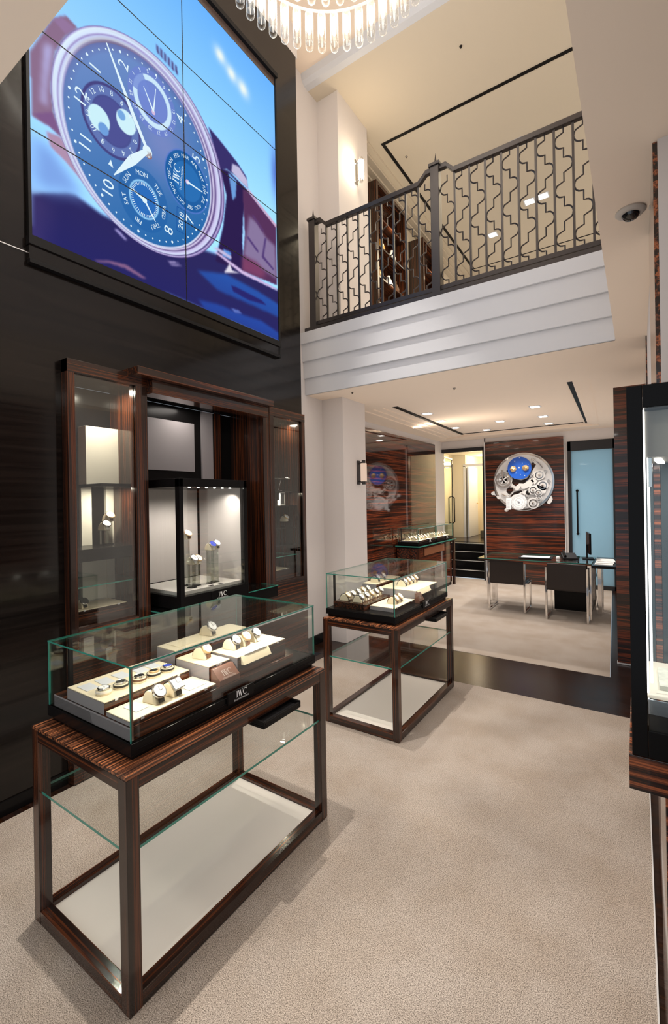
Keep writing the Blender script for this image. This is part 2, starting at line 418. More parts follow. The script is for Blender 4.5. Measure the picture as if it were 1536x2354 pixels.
# back room walls
lamp('wall_washer', 'SPOT', (-1.77, 8.42, LOW + .03), 70, WARM, .04, 62, .6, (0, .22, -1))
lamp('cove_light', 'AREA', (-2.92, 6.9, LOW - .06), 9, WARM, .04, aim=(.5, 0, 1), size_y=3.0)
struct('wall_back_room_left', MB().box(-3.62, -3.33, 4.80, 9.1, 0, LOW + .1), plaster)
struct('trim_11', MB().box(-3.33, -3.29, 5.2, 8.50, 0, 2.66), [wood_wall_y])
struct('trim_12', MB().box(-3.33, -3.28, 4.80, 5.2, 0, 2.66), wood_z)
wb = MB().box(-3.62, -3.42, 9.0, 9.12, 0, LOW + .1).box(-3.42, -2.46, 9.0, 9.12, 2.60, LOW + .1).box(-2.48, -1.03, 9.0, 9.12, 0, LOW + .1).box(-1.03, .6, 9.0, 9.12, 2.57, LOW + .1).box(-.30, .6, 9.0, 9.12, 0, 2.57)
struct('wall_back', wb, plaster)
struct('trim_13', MB().box(-2.455, -1.085, 8.955, 9.0, 0, 2.675), wood_wall_x)
struct('trim_14', MB().box(-2.475, -2.455, 8.95, 9.0, 0, 2.68).box(-1.085, -1.075, 8.95, 9.0, 0, 2.68), satin_silver)
# right side: wall with wood pilasters and the wing panel in front of the back room
struct('wall_right', MB().box(.068, .6, 1.83, 5.3, 0, LOW), plaster)
struct('wall_right_recess', MB().box(.50, .6, -1.6, 1.83, 0, LOW), wood_wall_y)
pil = MB().box(.055, .069, 1.84, 2.47, 0, LOW - .001).box(.060, .069, 4.02, 4.36, 0, LOW - .001)
struct('trim_15', pil, wood_light_y)
struct('trim_16', MB().box(-.185, .30, 5.10, 5.16, 0, 2.63), wood_wall_x)
struct('trim_17', MB().box(-.19, .30, 5.09, 5.17, 0, .012), satin_silver)
struct('wall_back_room_right', MB().box(.30, .6, 5.3, 9.0, 0, LOW), plaster)

# hallway behind the open glass door
struct('wall_hallway_left', MB().box(-4.5, -3.95, 9.12, 12.2, 0, 3.2), hall_paint)
struct('wall_hallway_back', MB().box(-4.5, -3.62, 11.4, 11.5, 0, 3.2).box(-3.62, -2.0, 12.6, 12.7, 0, 3.2).box(-3.66, -3.62, 11.5, 12.7, 0, 3.2), hall_paint)
struct('wall_hallway_right', MB().box(-2.5, -2.3, 9.12, 12.7, 0, 3.2), hall_paint)
struct('ceiling_hallway', MB().box(-4.5, -2.2, 9.12, 12.8, 2.70, 2.8), hall_paint)
struct('floor_hallway', MB().box(-4.5, -2.2, 10.1, 12.8, .5, .62), dark_floor)
st = MB()
for k in range(4): st.box(-4.0, -2.5, 9.13 + .25 * k, 10.2, .155 * k, .155 * (k + 1))
struct('trim_18', st, black_lac)
sn = MB()
for k in range(4): sn.box(-4.0, -2.5, 9.12 + .25 * k, 9.135 + .25 * k, .155 * (k + 1) - .008, .155 * (k + 1) + .002)
struct('trim_19', sn, satin_silver)
st = MB()
for k in range(3): st.box(-3.3 + .24 * k, -2.5, 11.5, 12.4, .62, .62 + .165 * (k + 1))
struct('trim_20', st, plain('stair_carpet', (.10, .085, .06), .9))
lamp('hallway_lamp', 'POINT', (-3.05, 11.9, 2.5), 42, (1, .80, .50), .08)
lamp('hallway_lamp', 'POINT', (-3.1, 10.4, 2.5), 9, (1, .86, .66), .08)

# doors of the back wall
d1 = thing('door_1', 'open glass door in a black frame with a dark bar handle', 'door', (-3.415, 9.0, 0)); d1['kind'] = 'structure'
f = MB().box(-.0, .06, -.04, .06, 0, 2.58).box(.905, .94, -.04, .06, 0, 2.58).box(0, .94, -.04, .06, 2.53, 2.60)
f.build('door_frame', door_black, d1, bevel=.003)
leaf = MB().box(.0, .80, -.006, .006, .64, 2.47)
lo = leaf.build('door_leaf', glass_door, d1); lo.location = (.07, .05, 0); lo.rotation_euler = (0, 0, math.radians(96))
e_ = MB().box(.785, .80, -.014, .014, .63, 2.48).box(0, .8, -.014, .014, 2.455, 2.485).build('leaf_edge', door_black, d1); e_.location = lo.location; e_.rotation_euler = lo.rotation_euler
h_ = MB()
for s in (-1, 1): h_.tube([(.72, s * .008, 1.05), (.72, s * .06, 1.08), (.72, s * .06, 1.62), (.72, s * .008, 1.65)], .014, 8)
h_ = h_.build('door_handle', black_lac, d1, smooth=True); h_.location = lo.location; h_.rotation_euler = lo.rotation_euler
frosted = bpy.data.materials.new('backlit_frosted_glass'); frosted.use_nodes = True
N, L = frosted.node_tree.nodes, frosted.node_tree.links; pb = N['Principled BSDF']
pb.inputs['Base Color'].default_value = (.32, .46, .52, 1); pb.inputs['Roughness'].default_value = .25; pb.inputs['Coat Weight'].default_value = .4
tl = N.new('ShaderNodeBsdfTranslucent'); tl.inputs[0].default_value = (.36, .54, .62, 1); mx = N.new('ShaderNodeMixShader'); mx.inputs[0].default_value = .55
L.new(pb.outputs[0], mx.inputs[1]); L.new(tl.outputs[0], mx.inputs[2]); L.new(mx.outputs[0], N['Material Output'].inputs[0])
lamp('office_lamp', 'AREA', (-.66, 9.9, 1.6), 14, (.9, .96, 1), .8, aim=(0, -1, 0), size_y=1.8)
d2 = thing('door_2', 'pale blue frosted glass door with a long black bar handle', 'door', (-1.03, 9.0, 0)); d2['kind'] = 'structure'
MB().box(0, .055, -.04, .06, 0, 2.565).box(.68, .735, -.04, .06, 0, 2.565).box(0, .735, -.04, .06, 2.40, 2.565).box(0, .735, -.04, .06, 0, .07).build('door_frame', door_black, d2, bevel=.003)
MB().box(.055, .68, -.008, .008, .07, 2.40).build('door_pane', frosted, d2)
h = MB().tube([(.145, -.055, .93), (.145, -.055, 1.72)], .014, 10)
for z in (.95, 1.70): h.cyl(.022, -.06, 0, (.145, 0, z), 'y', 12)
h.build('door_handle', black_lac, d2, smooth=True)
d3 = thing('door_3', 'white panel door standing ajar in the lit hallway', 'door', (-3.62, 11.40, .62)); d3['kind'] = 'structure'
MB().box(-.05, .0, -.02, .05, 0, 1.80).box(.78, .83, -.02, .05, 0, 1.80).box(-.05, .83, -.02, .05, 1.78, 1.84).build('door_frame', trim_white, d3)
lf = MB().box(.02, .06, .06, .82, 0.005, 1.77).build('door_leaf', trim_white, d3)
MB().tube([(.06, .72, .85), (.11, .72, .85), (.11, .62, .85)], .012, 8).build('door_handle', gold, d3, smooth=True)

# ================================================================== the video wall
SY0, SZ0, PW, PH = 1.163, 3.075, 1.0265, .5888     # lower near corner; one display
SX = -2.735
C_D = np.array((1.885 - SY0, 3.990 - SZ0)); S_D = np.array(((.545, .0165), (.0165, .613)))
C_O = np.array((1.925 - SY0, 4.015 - SZ0)); S_O = np.array(((.6515, .0157), (.0157, .687)))
PICTURE_LAYERS = [
    ((46, 42, 96), 3, [(0.003, 0.231), (0.065, 0.272), (0.194, 0.346), (0.236, 0.356), (0.401, 0.32), (0.56, 0.331), (1.003, 0.421), (1.335, 0.488), (1.621, 0.456), (2.067, 0.476), (2.055, 0.01), (-0.001, -0.007)]),
    ((92, 72, 116), 14, [(0.003, 0.223), (0.06, 0.262), (0.064, 0.208), (0.049, -0.008), (-0.001, -0.007)]),
    ((128, 168, 235), 10, [(0.008, 0.298), (0.012, 0.563), (0.092, 0.554), (0.233, 0.426), (0.282, 0.345), (0.207, 0.35), (0.088, 0.294)]),
    ((142, 112, 142), 2, [(0.002, 1.014), (0.122, 1.295), (0.199, 1.382), (0.268, 1.365), (0.197, 1.256), (0.136, 1.117), (0.109, 0.898), (0.123, 0.755), (0.163, 0.643), (0.098, 0.664), (0.01, 0.662)]),
    ((186, 184, 236), 4, [(0.078, 1.108), (0.125, 1.158), (0.089, 0.908), (0.082, 0.78), (0.055, 0.766), (0.067, 0.94)]),
    ((128, 92, 140), 2, [(0.01, 0.676), (0.114, 0.759), (0.163, 0.648), (0.098, 0.669)]),
    ((178, 146, 176), 2, [(0.08, 0.627), (0.158, 0.645), (0.367, 0.391), (0.304, 0.441), (0.185, 0.52), (0.101, 0.558)]),
    ((150, 120, 160), 2, [(0.127, 1.294), (0.175, 1.351), (0.253, 1.352), (0.198, 1.269)]),
    ((58, 50, 108), 1, [(1.26, 1.446), (1.356, 1.421), (1.567, 1.351), (1.671, 1.293), (1.685, 1.204), (1.564, 1.23), (1.443, 1.224), (1.377, 1.171), (1.326, 1.291)]),
    ((196, 190, 224), 1, [(1.507, 1.308), (1.581, 1.327), (1.681, 1.269), (1.685, 1.204), (1.603, 1.216), (1.496, 1.237)]),
    ((46, 32, 80), 1, [(1.373, 1.189), (1.462, 1.221), (1.568, 1.204), (1.674, 1.186), (1.622, 0.926), (1.606, 0.699), (1.631, 0.46), (1.307, 0.424), (1.395, 0.741), (1.438, 1.009)]),
    ((110, 160, 222), 2, [(1.462, 1.206), (1.553, 1.195), (1.54, 1.058), (1.505, 1.003)]),
    ((96, 150, 226), 1, [(1.396, 0.56), (1.475, 0.568), (1.469, 0.504), (1.376, 0.496)]),
    ((88, 52, 92), 1, [(1.622, 1.161), (1.674, 1.186), (1.85, 1.119), (2.046, 1.053), (2.044, 0.516), (1.601, 0.47), (1.639, 0.787)]),
    ((138, 120, 160), 4, [(1.695, 0.974), (1.791, 0.966), (1.912, 0.886), (2.029, 0.869), (2.04, 0.578), (1.87, 0.58), (1.624, 0.604), (1.659, 0.797)]),
    ((126, 66, 104), 5, [(1.603, 0.588), (1.782, 0.613), (1.904, 0.563), (1.834, 0.497), (1.601, 0.47)]),
    ((84, 62, 120), 1, [(1.659, 0.775), (1.68, 0.792), (1.807, 0.722), (1.795, 0.702)]),
    ((84, 62, 120), 1, [(1.889, 0.875), (1.912, 0.886), (1.873, 0.706), (2.011, 0.646), (1.993, 0.631), (1.845, 0.685)]),
    ((92, 60, 110), 1, [(1.727, 0.998), (1.749, 1.013), (1.879, 0.941), (1.862, 0.917)]),
    ((210, 170, 200), 1, [(1.674, 1.186), (1.695, 1.202), (2.065, 1.07), (2.046, 1.045)]),
    ((44, 84, 170), 3, [(1.126, 0.275), (1.424, 0.369), (1.776, 0.367), (2.064, 0.346), (2.061, 0.225), (1.615, 0.212), (1.329, 0.2)]),
    ((44, 40, 110), 2, [(1.469, 0.299), (1.829, 0.303), (1.897, 0.28), (1.667, 0.245), (1.492, 0.254)]),
    ((46, 92, 190), 3, [(1.133, 0.055), (1.326, 0.089), (1.612, 0.097), (1.825, 0.117), (2.057, 0.079), (2.055, 0.01), (1.194, 0.003)]),
    ((120, 150, 230), 1, [(1.46, 0.107), (1.552, 0.117), (1.592, 0.102), (1.512, 0.082)]),
    ((214, 190, 232), 1, [(1.3, 0.489), (1.322, 0.506), (1.621, 0.471), (2.043, 0.483), (2.043, 0.467), (1.6, 0.44)]),
    ((226, 222, 236), 2, [(1.459, 0.472), (1.486, 0.423), (1.58, 0.439), (1.396, 0.368)]),
    ((200, 190, 226), 1, [(1.283, 0.516), (1.327, 0.543), (1.484, 0.536), (1.474, 0.51)]),
    ((196, 134, 156), 2, [(0.339, 0.012), (0.438, 0.052), (0.555, 0.074), (0.696, 0.045), (0.673, 0.03), (0.543, 0.046), (0.438, 0.036), (0.368, 0.012)]),
    ((176, 166, 224), 1, [(0.476, 0.267), (0.494, 0.279), (0.561, 0.246), (0.546, 0.231)]),
    ((196, 180, 226), 1, [(0.863, 0.231), (0.932, 0.258), (0.969, 0.261), (0.895, 0.229)]),
    ((196, 180, 226), 1, [(0.88, 0.217), (0.962, 0.248), (0.992, 0.251), (0.917, 0.22)]),
    ((78, 60, 112), 1, [(0.808, 1.716), (0.823, 1.716), (0.828, 1.66), (0.812, 1.659)]),
    ((78, 60, 112), 1, [(0.838, 1.712), (0.853, 1.712), (0.858, 1.655), (0.842, 1.655)]),
    ((78, 60, 112), 1, [(0.868, 1.708), (0.883, 1.708), (0.888, 1.65), (0.872, 1.65)]),
    ((78, 60, 112), 1, [(0.899, 1.704), (0.914, 1.703), (0.919, 1.645), (0.903, 1.645)]),
    ((78, 60, 112), 1, [(0.93, 1.699), (0.945, 1.699), (0.951, 1.641), (0.934, 1.64)]),
    ((78, 60, 112), 1, [(0.961, 1.695), (0.977, 1.694), (0.983, 1.636), (0.966, 1.635)]),
]
def srgb_to_lin(a):
    a = a / 255.0
    return np.where(a <= .04045, a / 12.92, ((a + .055) / 1.055) ** 2.4)

def paint(U, V):
    """the advertisement shown on the displays; U, V in metres from the lower near corner"""
    h, wd = U.shape; img = np.zeros((h, wd, 3)); step = U[0, 1] - U[0, 0]
    def lerp(c0, c1, t): return np.array(c0) + (np.array(c1) - np.array(c0)) * np.clip(t, 0, 1)[..., None]
    W_, H_ = 2 * PW, 4 * PH
    sky = lerp((168, 218, 252), (104, 174, 246), (V / H_ - .45) * 1.7)
    sky = sky + (lerp((150, 178, 236), (168, 214, 252), U / W_ * 1.6) - 160) * np.clip(1.25 - V / H_, 0, 1)[..., None] * .35
    img[:] = sky
    def blur(mk, n):
        for _ in range(2):
            for ax in (0, 1):
                k = max(1, n); c = np.cumsum(np.pad(mk, [(k + 1, k) if a == ax else (0, 0) for a in (0, 1)], mode='edge'), axis=ax)
                sl = [slice(None)] * 2; s2 = [slice(None)] * 2; L_ = mk.shape[ax]
                sl[ax] = slice(2 * k + 1, 2 * k + 1 + L_); s2[ax] = slice(0, L_)
                mk = (c[tuple(sl)] - c[tuple(s2)]) / (2 * k + 1)
        return mk
    def inside(poly):
        mk = np.zeros(U.shape, bool); n = len(poly)
        for i in range(n):
            (x0, y0), (x1, y1) = poly[i], poly[(i + 1) % n]
            if y0 == y1: continue
            c = ((V >= min(y0, y1)) & (V < max(y0, y1)) & (U < (V - y0) * (x1 - x0) / (y1 - y0) + x0)); mk ^= c
        return mk.astype(float)
    def put(mk, col):
        nonlocal img
        col = np.array(col, float); img = img * (1 - mk[..., None]) + col * mk[..., None]
    # soft lens lights in the sky
    for (a, b), s in (((1.394, 2.11), .055), ((1.515, 2.055), .055), ((1.648, 2.03), .062)):
        q = np.exp(-(((U - a) / s) ** 2 + ((V - b) / s) ** 2)); put(np.clip(q * 1.05, 0, 1), (240, 250, 246))
    dk = np.exp(-(((U - 2.05) / .06) ** 2 + ((V - 1.55) / .22) ** 2)); put(dk * .65, (70, 90, 190))
    for c, b, poly in PICTURE_LAYERS:
        put(blur(inside(poly), max(1, int(b * .8))), c)
    tb = np.clip((.33 - V) / .33, 0, 1) * inside(PICTURE_LAYERS[0][2]); put(tb * .45, (36, 38, 110))
    # case ring
    So = np.linalg.inv(S_O); Sd = np.linalg.inv(S_D)
    def pol(S, c):
        x = S[0, 0] * (U - c[0]) + S[0, 1] * (V - c[1]); y = S[1, 0] * (U - c[0]) + S[1, 1] * (V - c[1])
        return np.hypot(x, y), np.arctan2(y, x), x, y
    ro, ao, _, _ = pol(So, C_O); rd, ad, X, Y = pol(Sd, C_D)
    aa = step / .6
    m_o = np.clip((1 - ro) / aa + .5, 0, 1); m_d = np.clip((1 - rd) / aa + .5, 0, 1)
    t = np.clip((rd - 1) / np.maximum((rd - 1) + (1 - ro), 1e-6), 0, 1)
    ring = np.zeros_like(img); lt = np.cos(ao - math.radians(150)) * .5 + .5
    stops = [(0, (110, 104, 176)), (.12, (150, 146, 206)), (.24, (226, 236, 255)), (.42, (206, 218, 252)), (.52, (160, 148, 204)), (.64, (216, 230, 255)), (.86, (226, 244, 255)), (.95, (176, 168, 222)), (1, (120, 96, 150))]
    stops_r = [(0, (226, 226, 252)), (.16, (84, 66, 124)), (.26, (226, 216, 246)), (.40, (92, 70, 128)), (.52, (206, 198, 238)), (.72, (214, 220, 250)), (.80, (74, 58, 118)), (.88, (190, 176, 226)), (1, (92, 72, 130))]
    def ramp(st_):
        o = np.zeros_like(img); ps = [p for p, _ in st_]
        for k in range(3): o[..., k] = np.interp(t, ps, [c[k] for _, c in st_])
        return o
    ring = ramp(stops) * lt[..., None] + ramp(stops_r) * (1 - lt)[..., None]
    br = np.clip(np.cos(ao - math.radians(125)), 0, 1) ** 6 * np.clip(1 - t * 2.2, 0, 1); ring = ring * (1 - .75 * br[..., None]) + np.array((124, 108, 120)) * .75 * br[..., None]
    img = img * (1 - m_o[..., None]) + ring * m_o[..., None]
    # dial
    g = (X * .55 - Y * .8) * .5 + .5
    dial = lerp((116, 144, 202), (42, 106, 172), g * 1.05)
    hz = np.exp(-(((X - .25) / .45) ** 2 + ((Y - .18) / .38) ** 2)); dial = dial * (1 - .5 * hz[..., None]) + np.array((160, 150, 206)) * .5 * hz[..., None]
    sh = np.clip((rd - .90) / .1, 0, 1) * np.clip(np.cos(ad - math.radians(110)), 0, 1); dial = dial * (1 - .55 * sh[..., None]) + np.array((96, 92, 150)) * .55 * sh[..., None]
    def disc(cx, cy, r, col, a=1., soft=1., r0=None):
        nonlocal dial
        q = np.hypot(X - cx, Y - cy); mk = np.clip((r - q) / (aa * 1.2 * soft) + .5, 0, 1)
        if r0 is not None: mk = mk * np.clip((q - r0) / (aa * 1.2 * soft) + .5, 0, 1)
        dial = dial * (1 - mk[..., None] * a) + np.array(col, float) * mk[..., None] * a
    mcx, mcy = -.455, .066
    disc(mcx, mcy, .365, (70, 64, 124), .9); disc(mcx, mcy, .335, (100, 120, 182)); disc(mcx, mcy, .245, (76, 82, 146)); disc(mcx, mcy, .225, (80, 84, 150))
    disc(-.612, .01, .128, (205, 242, 252)); disc(-.560, -.07, .062, (112, 160, 222)); disc(-.285, .165, .125, (208, 242, 252)); disc(-.345, .205, .050, (120, 170, 226))
    disc(.075, .60, .345, (112, 132, 208), .8); disc(.075, .60, .275, (206, 234, 252), 1, 1, .215); disc(.075, .60, .20, (116, 138, 212), .8)
    a2 = np.arctan2(Y - .60, X - .075); gap = ((np.abs(a2 - math.radians(150)) < .5) & (np.hypot(X - .075, Y - .6) < .278)).astype(float)
    dial = dial * (1 - .8 * gap[..., None]) + np.array((116, 140, 214)) * .8 * gap[..., None]
    disc(.605, -.045, .36, (92, 124, 208), .8); disc(.605, -.045, .345, (34, 96, 164)); disc(.605, -.045, .225, (44, 112, 182))
    disc(-.035, -.56, .34, (36, 98, 168), .6); disc(-.035, -.56, .205, (150, 206, 246), 1, 1, .185); disc(-.035, -.56, .18, (46, 112, 196), .7)
    img = img * (1 - m_d[..., None]) + dial * m_d[..., None]
    rim = np.clip(1 - np.abs(rd - 1.012) / .018, 0, 1) * np.clip(.55 - Y * .6, 0, 1); put(rim, (222, 232, 252))
    return np.clip(img, 0, 255)

vw = thing('video_wall', 'large video wall of eight displays showing a blue wristwatch', 'screen', (SX, SY0, SZ0))
pic = bpy.data.materials.new('lit_display_picture'); pic.use_nodes = True
nt = pic.node_tree; nt.nodes.remove(nt.nodes['Principled BSDF'])
at_ = nt.nodes.new('ShaderNodeAttribute'); at_.attribute_name = 'picture'; em = nt.nodes.new('ShaderNodeEmission')
em.inputs[1].default_value = 1.0
nt.links.new(at_.outputs['Color'], em.inputs[0]); nt.links.new(em.outputs[0], nt.nodes['Material Output'].inputs[0])
NU, NV = 200, 118
UU, VV = np.meshgrid(np.linspace(0, 2 * PW, 2 * NU + 1), np.linspace(0, 4 * PH, 4 * NV + 1))
ART = srgb_to_lin(paint(UU, VV))
gap = .0022
for r_ in range(4):
    for c_ in range(2):
        sub = ART[r_ * NV:(r_ + 1) * NV + 1, c_ * NU:(c_ + 1) * NU + 1]
        u = np.linspace(c_ * PW + gap, (c_ + 1) * PW - gap, NU + 1); v = np.linspace(r_ * PH + gap, (r_ + 1) * PH - gap, NV + 1)
        A, B = np.meshgrid(u, v); n = (NU + 1) * (NV + 1)
        co = np.stack([np.zeros(n), A.ravel(), B.ravel()], 1)
        idx = np.arange(n).reshape(NV + 1, NU + 1)
        q = np.stack([idx[:-1, :-1], idx[:-1, 1:], idx[1:, 1:], idx[1:, :-1]], -1).reshape(-1, 4)
        me = bpy.data.meshes.new('display_panel'); me.vertices.add(n); me.vertices.foreach_set('co', co.ravel())
        me.loops.add(q.size); me.loops.foreach_set('vertex_index', q.ravel().astype(np.int32))
        me.polygons.add(len(q)); me.polygons.foreach_set('loop_start', np.arange(0, q.size, 4, dtype=np.int32))
        me.update(calc_edges=True)
        ca = me.color_attributes.new('picture', 'FLOAT_COLOR', 'POINT')
        ca.data.foreach_set('color', np.concatenate([sub.reshape(-1, 3), np.ones((n, 1))], 1).astype(np.float32).ravel())
        me.materials.append(pic)
        o = bpy.data.objects.new('display_panel', me); COL.objects.link(o); o.parent = vw
# dial lettering, hands and markers in light ink, a hair in front of the panels
ROT = math.radians(173)
def on_dial(x, y, d=.0006):
    p = C_D + S_D @ np.array((x, y)); return (d, p[0], p[1])
def dial_text(mb, body, cx, cy, size, m=0, rot=ROT - PI / 2, space=1.0, sx=1.0):
    c, s_ = math.cos(rot), math.sin(rot)
    mb.text(body, size, lambda u, v: on_dial(cx + (u * c * sx - v * s_), cy + (u * s_ * sx + v * c)), m, space=space)
g = MB()
for n in (1, 2, 4, 5, 7, 8, 10, 11, 12):
    a = ROT - n * PI / 6; dial_text(g, str(n), .82 * math.cos(a), .82 * math.sin(a), .185, 0)
def dot(x, y, r, m=0, k=8): g.add([on_dial(x + r * math.cos(2 * PI * i / k), y + r * math.sin(2 * PI * i / k)) for i in range(k)], [tuple(range(k))], m)
for n in range(60):
    a = ROT - n * PI / 30; big = n % 5 == 0
    dot(.945 * math.cos(a), .945 * math.sin(a), .016 if big else .010)
def bar(x0, y0, x1, y1, w0, w1, m=0, d=.0009):
    t = Vector((x1 - x0, y1 - y0)).normalized(); nx, ny = -t.y, t.x
    g.add([on_dial(x0 + nx * w0, y0 + ny * w0, d), on_dial(x1 + nx * w1, y1 + ny * w1, d), on_dial(x1 - nx * w1, y1 - ny * w1, d), on_dial(x0 - nx * w0, y0 - ny * w0, d)], [(0, 1, 2, 3)], m)
def ring_text(words_, cx, cy, r, size, a0, m=0):
    for i, t in enumerate(words_):
        a = a0 - 2 * PI * i / len(words_); dial_text(g, t, cx + r * math.cos(a), cy + r * math.sin(a), size, m, rot=a - PI / 2)
ring_text(['JAN', 'FEB', 'MAR', 'APR', 'MAY', 'JUN', 'JUL', 'AUG', 'SEP', 'OCT', 'NOV', 'DEC'], .605, -.045, .288, .062, ROT - .26)
ring_text(['SUN', 'MON', 'TUE', 'WED', 'THU', 'FRI', 'SAT'], -.035, -.56, .272, .072, math.radians(150))
ring_text([str(k) for k in range(1, 32, 2)], .075, .60, .31, .055, math.radians(150))

ring_text(['14', '12', '10', '8', '6', '4', '2', '0', '2', '4', '6', '8', '10', '12'], -.455, .066, .288, .075, math.radians(170))
for k in range(48):
    a = 2 * PI * k / 48; bar(-.035 + .155 * math.cos(a), -.56 + .155 * math.sin(a), -.035 + .185 * math.cos(a), -.56 + .185 * math.sin(a), .004, .004)
c_, s_ = math.cos(ROT - PI / 2), math.sin(ROT - PI / 2)
logo(g, lambda u, v: on_dial(.475 + (u * c_ - v * s_), -.04 + (u * s_ + v * c_)), 0, True, .095)
dial_text(g, '2018', .51, -.56, .105)
for q in ([(.44, -.70), (.44, -.42)], [(.58, -.70), (.58, -.42)], [(.44, -.70), (.58, -.70)], [(.44, -.42), (.58, -.42)]): bar(*q[0], *q[1], .004, .004, 1, .0004)
bar(.605, -.045, .86, -.05, .012, .007); dot(.605, -.045, .03, 2)
bar(-.035, -.56, -.19, -.52, .018, .010); bar(-.035, -.56, .12, -.74, .014, .005); dot(-.035, -.56, .035, 0)
bar(.08, .50, .11, .78, .010, .004); bar(.08, .50, -.06, .70, .012, .004); dot(.08, .49, .028, 2)
# main hands
bar(.0, .01, -.20, .30, .020, .026); bar(-.20, .30, -.535, .845, .026, .008)
bar(-.01, .0, -.20, -.20, .026, .052); bar(-.20, -.20, -.43, -.48, .052, .005)
dot(0, .0, .066, 0, 16); dot(.02, -.03, .046, 3, 14); dot(-.01, .01, .040, 0, 14)
g.add([on_dial(-.47, -.34), on_dial(-.50, -.40), on_dial(-.44, -.41)], [(0, 1, 2)], 0)
inks = [glow('display_light_ink', lin((226, 246, 254)), 1.0), glow('display_blue_ink', lin((30, 84, 160)), 1.0), glow('display_violet_ink', lin((214, 190, 226)), 1.0), glow('display_bronze_ink', lin((150, 112, 112)), 1.0)]
g.build('dial_lettering', inks, vw)
W2, H4 = 2 * PW, 4 * PH
se = MB()
for k in (1, 2, 3): se.box(-.004, .0011, 0, W2, k * PH - .0034, k * PH + .0034)
se.box(-.004, .0011, PW - .0034, PW + .0034, 0, H4)
se.build('panel_seam', black_mat, vw)
fr = MB().box(-.024, .016, -.02, W2 + .02, -.05, 0).box(-.024, .004, -.016, 0, 0, H4 + .02).box(-.024, .010, W2, W2 + .016, -.15, H4 + .10).box(-.024, .03, -.02, W2 + .016, H4 + .07, H4 + .11)
fr.box(-.024, .012, -.016, W2 + .016, -.15, -.128)
fr.build('frame', black_mat, vw)
MB().box(-.022, .004, -.016, W2, -.128, -.05).build('lower_cover', dark_wall, vw)
MB().box(-.022, .001, -.005, W2, H4, H4 + .07).build('upper_cover', plain('brown_gloss_reveal', (.06, .04, .035), .25), vw)
MB().box(-.024, -.003, -.005, W2 + .005, -.005, H4 + .005).build('backing', black_mat, vw)

# ================================================================== balcony railing
rail = thing('balcony_railing', 'dark bronze balcony railing with scrolled bars between square newel posts', 'railing', (0, BY + .03, UPF + .035))
def newel(x):
    p = MB().box(x - .04, x + .04, -.04, .04, 0, 1.175).build('newel_post', iron, rail, bevel=.003)
    q = MB().box(x - .052, x + .052, -.052, .052, 1.175, 1.20)
    q.add([(x - .045, -.045, 1.2), (x + .045, -.045, 1.2), (x + .045, .045, 1.2), (x - .045, .045, 1.2), (x, 0, 1.235)], [(0, 1, 4), (1, 2, 4), (2, 3, 4), (3, 0, 4)])
    q.lathe([(.012, 1.22), (.009, 1.25), (.0005, 1.31)], 8, (x, 0, 0)); q.build('finial', iron, p)
NX = (-2.89, -1.50)
for x in NX: newel(x)
HR, LR = 1.085, .065
def handrail(x0, x1, k0, k1):
    pts = []
    if k0: pts += [(x0 + .04, 0, HR + .075), (x0 + .10, 0, HR + .075 - .0), (x0 + .17, 0, HR)]
    else: pts += [(x0, 0, HR)]
    if k1: pts += [(x1 - .17, 0, HR), (x1 - .09, 0, HR + .075), (x1 - .04, 0, HR + .075)]
    else: pts += [(x1, 0, HR)]
    m_ = MB(); a = .022; vs = []
    for p in pts: vs += [(p[0], -a, p[2] - a), (p[0], a, p[2] - a), (p[0], a, p[2] + a), (p[0], -a, p[2] + a)]
    fs = [(4 * i + k, 4 * i + (k + 1) % 4, 4 * i + 4 + (k + 1) % 4, 4 * i + 4 + k) for i in range(len(pts) - 1) for k in range(4)]
    n = 4 * (len(pts) - 1); m_.add(vs, fs + [(3, 2, 1, 0), (n, n + 1, n + 2, n + 3)]).build('handrail', iron, rail, bevel=.003)
XR = .02
handrail(NX[0], NX[1], True, True); handrail(NX[1], XR, True, False)
for a, b in ((NX[0] + .04, NX[1] - .04), (NX[1] + .04, XR)): MB().box(a, b, -.016, .016, LR - .02, LR + .02).build('bottom_rail', iron, rail, bevel=.002)
bar_me = MB().box(-.0085, .0085, -.0085, .0085, LR, HR - .015)
def scroll_path(sgn0):
    pts = [(0, HR - .02)]; z = HR - .075; s = sgn0; R_ = .058
    while z > LR + .14:
        if s > 0:
            pts += [(0, z), (.016, z)] + [(.016 + .046 * math.sin(a), z - R_ + R_ * math.cos(a)) for a in [PI * k / 8 for k in range(1, 7)]] + [(0, z - 2 * R_ - .004)]
        else:
            pts += [(0, z + .004)] + [(-.016 - .046 * math.sin(a), z - R_ + R_ * math.cos(a)) for a in [PI * k / 8 for k in range(2, 8)]] + [(-.016, z - 2 * R_), (0, z - 2 * R_)]
        z -= .1925; s = -s
    pts.append((0, LR)); return [(x, 0, zz) for x, zz in pts]
sc = {s: MB().tube(scroll_path(s), .0062, 6) for s in (1, -1)}
bar0 = None; scr = {}
PITCH = .131
def put_part(proto, name, mb, x):
    if proto is None: proto = mb.build(name, iron, rail); proto.location = (x, 0, 0); return proto
    o = proto.copy(); COL.objects.link(o); o.location = (x, 0, 0); return proto
for sec, (x0, x1, s) in enumerate(((NX[0] + .04, NX[1] - .04, 1), (NX[1] + .04, XR, -1))):
    n = int(round((x1 - x0) / PITCH)); p = (x1 - x0) / n
    for i in range(n):
        scr[s] = put_part(scr.get(s), 'scroll_bar', sc[s], x0 + p * (i + .5))
        if i: bar0 = put_part(bar0, 'baluster', bar_me, x0 + p * i)

